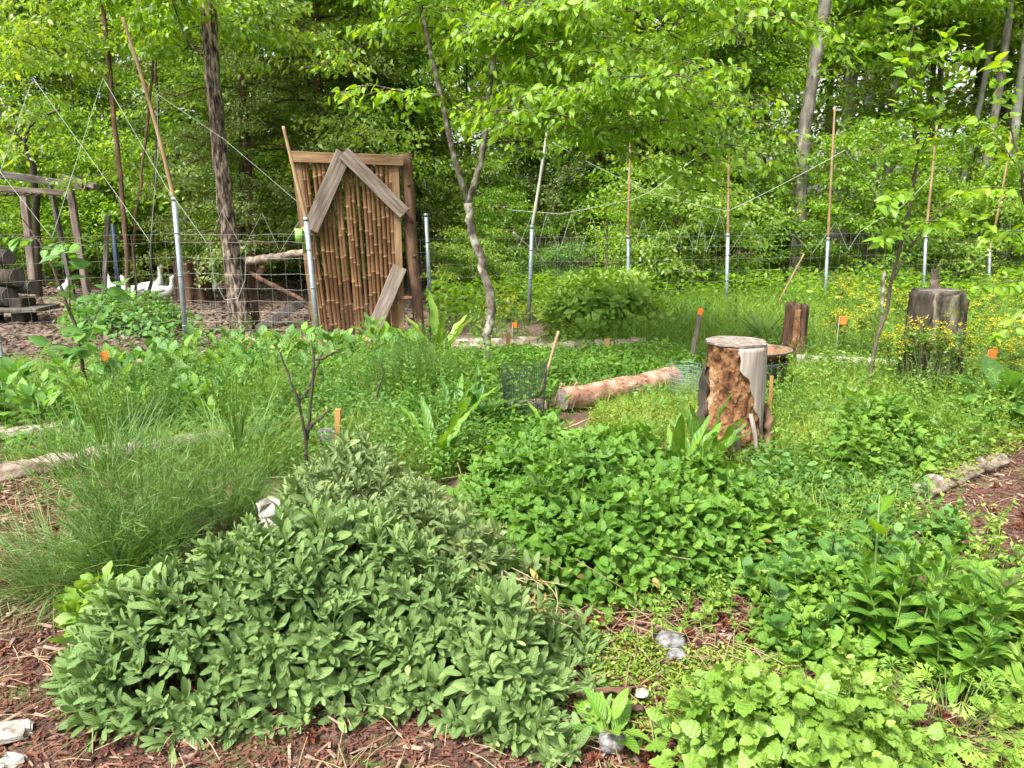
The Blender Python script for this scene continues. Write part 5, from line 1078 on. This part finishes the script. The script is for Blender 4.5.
def fronds(name, label, cat, px, py, n, L, lean, mat, seed, rad=.1, leafl=.055, per=60):
    r = np.random.default_rng(seed); b = at(px, py); root = thing(name, label, cat, (b[0], b[1], float(ground_z(b[0], b[1])))); a = r.uniform(0, 6.28, n); q = np.sqrt(r.random(n)) * rad; l = L * r.uniform(.45, 1.1, n); le = np.abs(r.normal(size=n)) * lean
    K = 6; s = np.linspace(0, 1, K)[None, :]; out = q[:, None] + l[:, None] * np.sin(le)[:, None] * s ** 1.3 + .1 * l[:, None] * s ** 3; z = l[:, None] * np.cos(le)[:, None] * (s - .18 * le[:, None] * s ** 3)
    wob = r.normal(size=(n, K, 2)).cumsum(1) * .006; P = np.stack([np.cos(a)[:, None] * out + wob[..., 0], np.sin(a)[:, None] * out + wob[..., 1], z], -1); sg = Geo(); many_tubes(sg, P, np.linspace(.0018, .0008, K), 3); obj('stems', sg, M[mat], root)
    i = np.repeat(np.arange(n), per); u = r.uniform(.15, 1, len(i)) * (K - 1); k = np.minimum(u.astype(int), K - 2); f = (u - k)[:, None]; T = P[i, k] * (1 - f) + P[i, k + 1] * f; d0 = nrm(P[i, k + 1] - P[i, k]); d = nrm(d0 + r.normal(size=d0.shape) * .5 + A([0, 0, .15])); S = leafl * r.uniform(.4, 1.2, len(i)); B = basis(d, r.normal(size=d.shape)) * S[:, None, None]; B[:, :, 0] *= (.0022 / leafl / tpl_w(BLADE)); g = Geo(); put(g, BLADE, B, T, r.random(len(i))); obj('foliage', g, M[mat], root); return root
fronds('chive_clump', 'large wispy clump of very fine dark green foliage beside the mulch path', 'herb clump', 140, 570, 210, .54, .36, 'fine', 651, .16, .06, 50)
fronds('fennel_plant', 'feathery fine-leaved bush rising in front of the gate and log post', 'herb', 412, 402, 90, .52, .22, 'fine', 653, .08, .05, 60)
fronds('fennel_plant', 'feathery plant under the leaning brace board of the gate', 'herb', 350, 400, 60, .40, .3, 'grass', 654, .1, .05, 50)
fronds('fennel_plant', 'tall wispy plant in the bed above the reddish crumbling edging log', 'herb', 262, 425, 70, .48, .3, 'grass', 655, .12, .05, 50)
fronds('fennel_plant', 'tall wispy plant behind the bleached edging log near the flagged stake', 'herb', 150, 435, 80, .52, .35, 'fine', 656, .16, .05, 50)
fronds('fennel_plant', 'feathery plant beside the trunk foot of the forked tree', 'herb', 455, 395, 50, .40, .3, 'grass', 657, .1, .05, 50)
blades('chive_clump', 'low arching blades spilling over the mulch from the wispy clump', 'grass clump', 115, 590, 260, .45, .004, .8, 'fine', 601, .08)
fronds('chive_clump', 'second wispy fine-leaved clump leaning against the back of the sage', 'herb clump', 215, 530, 150, .44, .42, 'fine', 652, .18, .055, 48)
blades('chive_clump', 'sparse blue-green fine clump at the path edge below the weathered edging log', 'grass clump', 55, 590, 420, .42, .004, .8, 'sage', 603, .12)
blades('grass_clump', 'bright wispy grass clump rising behind the fine-bladed clumps', 'grass clump', 110, 480, 260, .48, .005, .35, 'fine', 604, .25, heads=50)
blades('grass_clump', 'tall seeding grass clump between the edging logs and the bare shrub', 'grass clump', 240, 470, 300, .45, .005, .4, 'fine', 605, .25, heads=70)
blades('rosemary_bush', 'fine-leaved dark bush standing in front of the gate post', 'bush', 412, 405, 1500, .42, .004, .3, 'fine', 606, .12)
blades('rosemary_bush', 'little fine-leaved bush beside the latch side of the gate', 'bush', 328, 372, 500, .34, .004, .3, 'fine', 607, .06)
blades('iris_plant', 'blue-green sword leaves beside the reddish snag', 'iris', 765, 352, 60, .5, .018, .25, 'sage', 608, .08, tpl=BLADE_W)
blades('lily_plant', 'strap-leaved green plant at the foot of the mossy stump', 'plant', 935, 400, 60, .3, .016, .6, 'balm', 609, .12, tpl=BLADE_W)

# yellow flowering weeds
def flower(label, seed, x, y, h, n, src=None):
    b = A([x, y, float(ground_z(x, y))])
    if src is not None: t = copy_tree(src); t.location = b; t.rotation_euler = (0, 0, R2.uniform(0, 6.28)); t.scale = (1, 1, h); t['label'] = label; return t
    r = np.random.default_rng(seed); root = thing('yellow_wildflower', label, 'wildflower', b, 'yellow wildflowers around the mossy stump'); tops = []; P = []
    for i in range(n):
        a = r.uniform(0, 6.28); q = r.uniform(.02, .2); hh = r.uniform(.6, 1.05); P.append([A([0, 0, 0.]) + r.normal(size=3) * A([.05, .05, 0]), A([cos(a) * q * .4, sin(a) * q * .4, hh * .5]), A([cos(a) * q, sin(a) * q, hh])]); tops.append(P[-1][2])
        for j in range(3): s = P[-1 - j][1] * .5 + P[-1 - j][2] * .5; e = s + A([r.normal() * .06, r.normal() * .06, .16 * hh]); P.append([s, (s + e) / 2, e]); tops.append(e)
    P = A(P); g = Geo(); many_tubes(g, P, A([.003, .0022, .0014]), 4); obj('stems', g, M['stem'], root)
    k = n * 26; i = r.integers(0, len(P), k); u = r.random((k, 1)); T = P[i, 0] * (1 - u) + P[i, 2] * u; g = Geo(); put(g, LEAF_S, basis(r.normal(size=(k, 3)) + A([0, 0, .6]), r.normal(size=(k, 3)) + A([0, 0, 1])), T, S=r.uniform(.02, .055, k) * (1.3 - u[:, 0])); obj('foliage', g, M['grass'], root)
    tops = A(tops); tops = tops[r.random(len(tops)) < .8]; k = len(tops) * 8; i = np.repeat(np.arange(len(tops)), 8); T = tops[i] + r.normal(size=(k, 3)) * A([.013, .013, .01]); g = Geo(); put(g, ROUND, basis(r.normal(size=(k, 3)) * A([1, 1, .4]), A([0, 0, 1]) + r.normal(size=(k, 3)) * .4), T, S=r.uniform(.008, .014, k)); obj('flowers', g, M['yellow'], root)
    return root
fl = 'tall yellow wildflower with small clustered blooms in the grass around the mossy stump'
fsrc = [flower(fl, 700 + i, *at(870 + 30 * i, 345)[:2], 1, 6 + i) for i in range(4)]
for t in fsrc: t.scale = (1, 1, .5)
area = poly_px([(800, 372), (830, 350), (900, 345), (1100, 350), (1120, 400), (1010, 420), (965, 400), (960, 372), (890, 368)])
for i, (x, y) in enumerate(scatter(area, 500, .28)[:38]): flower(fl, 0, x, y, R2.uniform(.3, .62), 0, fsrc[i % 4])
area = poly_px([(960, 340), (1120, 345), (1150, 318), (830, 322), (820, 340)])
for i, (x, y) in enumerate(scatter(area, 500, .36)[:30]): flower(fl, 0, x, y, R2.uniform(.35, .7), 0, fsrc[i % 4])
for i, (px, py, h) in enumerate([(905, 398, .62), (918, 402, .66), (932, 403, .7), (945, 404, .66), (958, 400, .58), (895, 392, .5), (925, 396, .72)]):
    p = at(px, py); flower('yellow-flowered stem growing up against the bark of the mossy stump', 0, p[0], p[1], h, 0, fsrc[i % 4])['group'] = 'wildflowers against the mossy stump'
for px, py, h in [(500, 335, .5), (515, 338, .5), (525, 340, .4), (495, 342, .45)]: p = at(px, py); flower('yellow wildflower blooming behind the log beside the forked tree', 0, p[0], p[1], h, 0, fsrc[0])['group'] = 'yellow wildflowers by the forked tree'

# --- wild upright weeds
def weedstalks(name, label, poly, n, h, mat, seed, leafl=.045, tpl=LEAF_S, per=14, head=None):
    P0 = scatter(poly, n); k = len(P0); r = np.random.default_rng(seed); z0 = ground_z(P0[:, 0], P0[:, 1]); hh = h * r.uniform(.35, 1.15, k); b = np.stack([P0[:, 0], P0[:, 1], z0], -1); dl = r.normal(size=(k, 2)) * .16 * hh[:, None]; t = b + np.stack([dl[:, 0], dl[:, 1], hh], -1); m = (b + t) / 2 + r.normal(size=(k, 3)) * .015
    g = Geo(); many_tubes(g, np.stack([b, m, t], 1), A([.0022, .0018, .001]), 3, 0); i = np.repeat(np.arange(k), per); u = r.uniform(.1, 1, len(i))[:, None]; T = b[i] * (1 - u) ** 2 + 2 * m[i] * u * (1 - u) + t[i] * u * u; d = r.normal(size=T.shape) * A([1, 1, .5]) + A([0, 0, .35]); put(g, tpl, basis(d, A([0, 0, 1]) + r.normal(size=T.shape) * .5), T, r.random(len(i)), S=leafl * r.uniform(.4, 1.3, len(i)) * (1.25 - .7 * u[:, 0]))
    if head: i = np.repeat(np.arange(k), 10); put(g, LEAF_F, basis(r.normal(size=(len(i), 3)), r.normal(size=(len(i), 3))), t[i] + r.normal(size=(len(i), 3)) * A([.012, .012, .03]), S=np.full(len(i), .012), mat=1)
    tag(obj(name, g, [M[mat], M['lime']]), label, kind='stuff')
weedstalks('tall_weeds', 'tangled upright weeds between the fine clumps and the bare shrubs', poly_px([(60, 452), (240, 436), (300, 450), (440, 470), (470, 430), (430, 375), (250, 380), (100, 400)]), 700, .48, 'broad', 801, head=1)
weedstalks('tall_weeds', 'narrow-leaved upright weeds in the middle bed', poly_px([(400, 450), (500, 430), (560, 410), (560, 380), (440, 375), (380, 390)]), 260, .42, 'balm', 802, .06, LEAF_M)
weedstalks('tall_weeds', 'upright weeds in the grass between the two stumps', poly_px([(760, 470), (850, 500), (1000, 460), (1100, 420), (1100, 370), (760, 370)]), 700, .36, 'grass', 803, head=1)
weedstalks('tall_weeds', 'upright weeds in front of the fence behind the mint bush', poly_px([(430, 352), (700, 352), (1200, 350), (1300, 312), (700, 316), (430, 330)]), 450, .5, 'grass', 804, .07, head=1)
weedstalks('tall_weeds', 'small upright weeds on the near slope by the path', poly_px([(760, 690), (1100, 760), (1150, 560), (950, 520), (850, 500), (820, 560)]), 260, .2, 'balm_light', 805, .035)
weedstalks('tall_weeds', 'small weeds standing among the sage and lemon balm edges', poly_px([(560, 660), (740, 640), (860, 580), (850, 560), (600, 600)]), 120, .16, 'balm_light', 806, .03)
# --- ground cover as stuff
def cover(name, label, poly, n, L, z, tpl, mat, up=.9, clump=1.5, thr=-.3, seed=0, smooth=True):
    P = scatter(poly, n); x, y = P[:, 0], P[:, 1]; m = snoise(x, y, 0, clump * 2, seed) + R2.normal(size=len(x)) * .25 > thr; x, y = x[m], y[m]; k = len(x)
    zz = ground_z(x, y) + R2.random(k) ** 1.2 * z * (1 + .5 * snoise(x, y, 0, 3, seed + 1)); nn = A([0, 0, up]) + R2.normal(size=(k, 3)) * .4
    g = Geo(); put(g, tpl, basis(R2.normal(size=(k, 3)) * A([1, 1, .35]), nn), np.stack([x, y, zz], -1), S=L * R2.uniform(.5, 1.3, k)); tag(obj(name, g, M[mat]), label, kind='stuff')
def turf(name, label, poly, n, L, mat, seed=0, lean=.4, clump=1.2, thr=-.6, w=.004, hmod=.3):
    P = scatter(poly, n); x, y = P[:, 0], P[:, 1]; f = snoise(x, y, 0, clump * 2, seed); m = f + R2.normal(size=len(x)) * .25 > thr; x, y, f = x[m], y[m], f[m]; k = len(x); a = R2.uniform(0, 6.28, k); e = pi / 2 - np.abs(R2.normal(size=k)) * lean
    d = np.stack([np.cos(a) * np.cos(e), np.sin(a) * np.cos(e), np.sin(e)], -1); nn = -np.stack([np.cos(a), np.sin(a), np.zeros(k)], -1) + R2.normal(size=(k, 3)) * .4 + A([0, 0, .3]); S = L * R2.uniform(.4, 1.15, k) * (1 + hmod * f)
    B = basis(d, nn) * S[:, None, None]; B[:, :, 0] *= w / L / tpl_w(BLADE); g = Geo(); put(g, BLADE, B, np.stack([x, y, ground_z(x, y)], -1)); tag(obj(name, g, M[mat]), label, kind='stuff')
mid = poly_px([(-150, 470), (-150, 375), (100, 365), (430, 358), (560, 352), (700, 350), (780, 345), (1250, 355), (1250, 430), (1000, 440), (850, 520), (770, 480), (760, 450), (700, 430), (560, 415), (440, 440), (300, 450), (100, 470)])
turf('grass', 'grass growing through the middle of the garden', mid, 60000, .19, 'grass', 1, .5, thr=-.45)
back = poly_px([(560, 345), (560, 322), (700, 312), (1400, 308), (1500, 362), (780, 360), (690, 356)])
turf('grass', 'taller bright grass along the inside of the fence', back, 45000, .38, 'grass', 2, .4, w=.006)
turf('grass', 'bright low grass around the split stump', poly_px([(740, 480), (860, 480), (900, 385), (760, 370), (600, 400), (600, 440), (700, 450)]), 26000, .15, 'lime', 3, .55, w=.0035)
cover('weeds', 'small-leaved weeds between the plants of the middle bed', mid, 26000, .05, .16, LEAF_S, 'broad', seed=5, thr=-.2)
cover('weeds', 'pale low weeds around the bare shrub and stake', poly_px([(230, 480), (440, 480), (480, 470), (480, 430), (440, 400), (300, 400), (230, 430)]), 12000, .032, .26, LEAF_S, 'broad', seed=6, thr=-.4)
cover('weeds', 'fresh low leaves on the bed behind the peeled log', poly_px([(440, 385), (690, 385), (705, 362), (560, 356), (430, 366)]), 14000, .05, .17, LEAF_S, 'balm', seed=7, thr=-.7)
turf('grass', 'wispy pale grass around the bare shrub and stake', poly_px([(230, 480), (440, 480), (480, 470), (480, 425), (440, 400), (300, 400), (230, 430)]), 7000, .26, 'lime', 16, .5, thr=-.8, w=.003)
cover('chickweed', 'yellow-green chickweed mat in front of the speckled stone', poly_px([(590, 720), (640, 755), (700, 720), (740, 690), (850, 660), (800, 640), (700, 655), (640, 645), (580, 640)]), 9000, .016, .04, LEAF_S, 'lime', seed=8, thr=-.25)
cover('chickweed', 'yellow-green chickweed mat on the far side of the path edge', poly_px([(900, 470), (940, 500), (1040, 440), (1120, 440), (1120, 400), (960, 405), (930, 440)]), 12000, .025, .08, LEAF_S, 'lime', seed=9, thr=-.3)
cover('chickweed', 'small-leaved mat between lemon balm and the split stump', poly_px([(580, 445), (700, 445), (700, 405), (600, 408)]), 9000, .022, .09, LEAF_S, 'lime', seed=10, thr=-.4)
cover('weeds', 'low green weeds on the near side of the path', poly_px([(760, 640), (1100, 640), (1100, 540), (1000, 560), (930, 530), (850, 510), (830, 560)]), 9000, .035, .10, LEAF_M, 'balm', seed=11, thr=.12)
cover('weeds', 'scattered small weeds along the mulch beside the edging log', poly_px([(-60, 480), (120, 470), (230, 450), (200, 520), (80, 520)]), 1600, .03, .07, LEAF_M, 'balm', seed=12, thr=.1)
cover('weeds', 'low undergrowth along the foot of the wood', poly_px([(430, 330), (430, 306), (1400, 282), (1500, 310), (560, 322)]), 30000, .09, .5, LEAF_S, 'crown', seed=13, thr=-.5)
cover('weeds', 'scattered undergrowth at the back of the clearing', [(-14, 13.5), (0, 13.5), (0, 24), (-20, 24)], 26000, .12, .7, LEAF_S, 'crown2', seed=14, thr=-.1, clump=.6)
cover('weeds', 'small weeds between the sage and the netting sleeve', poly_px([(430, 490), (540, 450), (560, 420), (480, 425), (440, 445)]), 5000, .035, .14, LEAF_M, 'balm', seed=23, thr=-.8)
cover('weeds', 'small weeds in the gap between lemon balm and the dark mossy stump', poly_px([(740, 540), (740, 460), (850, 460), (930, 500), (860, 560)]), 5000, .04, .12, LEAF_M, 'broad', seed=21, thr=-.7)
turf('grass', 'grass blades between lemon balm and the path', poly_px([(740, 540), (740, 460), (850, 460), (930, 500), (860, 560)]), 3000, .14, 'lime', 22, .5, thr=-.6)
cover('fallen_leaves', 'brown fallen leaves covering the clearing beyond the wire', [(-9, 6.6), (-2.4, 7.2), (-.9, 8.2), (-.5, 18), (-18, 18)], 42000, .075, .03, LEAF_M, 'litter', up=1.6, seed=15, thr=-.9)
# mulch
def chips(name, label, poly, n, s, mat, seed=0, z=.015):
    P = scatter(poly, n); k = len(P); a = R2.uniform(0, 6.28, k); sx = s * R2.uniform(.5, 1.9, k); sy = s * R2.uniform(.12, .4, k); th = s * R2.uniform(.04, .12, k)
    V0 = A([(-.5, -.5, 0), (.5, -.35, 0), (.5, .4, 0), (-.45, .5, 0), (-.45, -.4, 1), (.42, -.3, 1), (.4, .35, 1), (-.4, .42, 1)], float); L = A([3, 2, 1, 0, 4, 5, 6, 7, 0, 1, 5, 4, 1, 2, 6, 5, 2, 3, 7, 6, 3, 0, 4, 7])
    d = np.stack([np.cos(a), np.sin(a), R2.normal(size=k) * .16], -1); B = basis(d, A([0, 0, 1]) + R2.normal(size=(k, 3)) * .3); B = np.stack([B[:, :, 0] * sy[:, None], B[:, :, 1] * sx[:, None], B[:, :, 2] * th[:, None]], -1)
    V0 = V0[:, [1, 0, 2]]; T = np.stack([P[:, 0], P[:, 1], ground_z(P[:, 0], P[:, 1]) + R2.random(k) * z], -1); g = Geo(); put(g, (V0, L[::-1].copy(), A([4] * 6), np.zeros((8, 2))), B, T, R2.random(k)); tag(obj(name, g, M[mat], smooth=False), label, kind='stuff')
pl = poly_px([(-160, 900), (-250, 500), (40, 475), (180, 460), (190, 560), (200, 640), (200, 700), (500, 690), (620, 720), (640, 900)])
pr = poly_px([(880, 520), (935, 500), (1010, 445), (1200, 420), (1300, 560), (1100, 600), (980, 560), (930, 545)])
pc = poly_px([(560, 600), (640, 590), (780, 580), (860, 620), (1050, 760), (1000, 850), (560, 850), (560, 700)]); pf = poly_px([(575, 412), (690, 405), (690, 390), (590, 395)])
for i, (p, n) in enumerate(((pl, 15000), (pr, 5500), (pc, 6000), (pf, 800))):
    w = ('beside the sage', 'on the path', 'between sage and lemon balm', 'in front of the peeled log')[i]
    chips('mulch', 'reddish-brown shredded wood mulch ' + w, p, int(n * 1.1), .024, 'chip', i); chips('mulch', 'paler wood chips lying on the mulch ' + w, p, n // 12, .035, 'chip_pale', i + 10, .02); chips('mulch', 'fine dark crumbs in the mulch ' + w, p, n, .011, 'crumb', i + 20, .02)
P_ = []
def cones(poly, n, label):
    P = scatter(poly, n); k = len(P); g = Geo(); m = 40; i = np.repeat(np.arange(k), m); dd = nrm(R2.normal(size=(k * m, 3))); put(g, LEAF_F, basis(dd, R2.normal(size=(k * m, 3))), np.stack([P[i, 0], P[i, 1], ground_z(P[i, 0], P[i, 1]) + .018], -1) + dd * .004, S=R2.uniform(.015, .026, k * m)); tag(obj('moss_tufts', g, M['chip_red']), label, kind='stuff')
cones(pl, 90, 'rust-red shredded tufts on the mulch beside the sage'); cones(pr, 60, 'rust-red shredded tufts on the path mulch'); cones(pc, 130, 'rust-red shredded tufts between sage and lemon balm')
def straws(poly, n, label):
    P = scatter(poly, n); k = len(P); a = R2.uniform(0, 6.28, k); l = R2.uniform(.04, .2, k) / 2; c = np.stack([P[:, 0], P[:, 1], ground_z(P[:, 0], P[:, 1]) + R2.uniform(.012, .05, k)], -1); d = np.stack([np.cos(a) * l, np.sin(a) * l, R2.normal(size=k) * .012], -1); g = Geo(); many_tubes(g, np.stack([c - d, c + A([0, 0, .008]), c + d], 1), .0014, 4); tag(obj('straw', g, M['dry']), label, kind='stuff')
straws(pl, 700, 'dry straws and twigs on the mulch beside the sage'); straws(pr, 200, 'dry straws on the path mulch'); straws(pc, 520, 'dry straws and stems between sage and lemon balm')

# dead stems, dried and yellowed leaves caught in the herbs
def dead(poly, n, z0, z1, label, leaves):
    P = scatter(poly, n); k = len(P); a = R2.uniform(0, 6.28, k); l = R2.uniform(.05, .22, k) / 2; c = np.stack([P[:, 0], P[:, 1], R2.uniform(z0, z1, k)], -1); d = np.stack([np.cos(a) * l, np.sin(a) * l, R2.uniform(-.3, .8, k) * l], -1)
    g = Geo(); many_tubes(g, np.stack([c - d, c + R2.normal(size=c.shape) * .006, c + d], 1), .0016, 4); Q = scatter(poly, leaves); m = len(Q); put(g, LEAF_M, basis(R2.normal(size=(m, 3)), R2.normal(size=(m, 3))), np.stack([Q[:, 0], Q[:, 1], R2.uniform(z0, z1, m)], -1), S=R2.uniform(.02, .05, m), mat=1)
    tag(obj('dead_stems', g, [M['dry'], M['dead_leaf']]), label, kind='stuff')
M['dead_leaf'] = leaf_mat('dead_leaf', [(.1, (.14, .08, .03)), (.5, (.33, .27, .06)), (.9, (.42, .36, .12))], .25, (1.2, 1.1, .7), .6)
dead(poly_px([(470, 610, .25), (560, 620, .2), (540, 560, .3), (480, 560, .35)]), 40, .14, .30, 'dried twigs and dead leaves on the side of the sage facing the lemon balm', 35)
dead(balm, 50, .08, .2, 'dry stems and yellowed leaves among the lemon balm', 80)
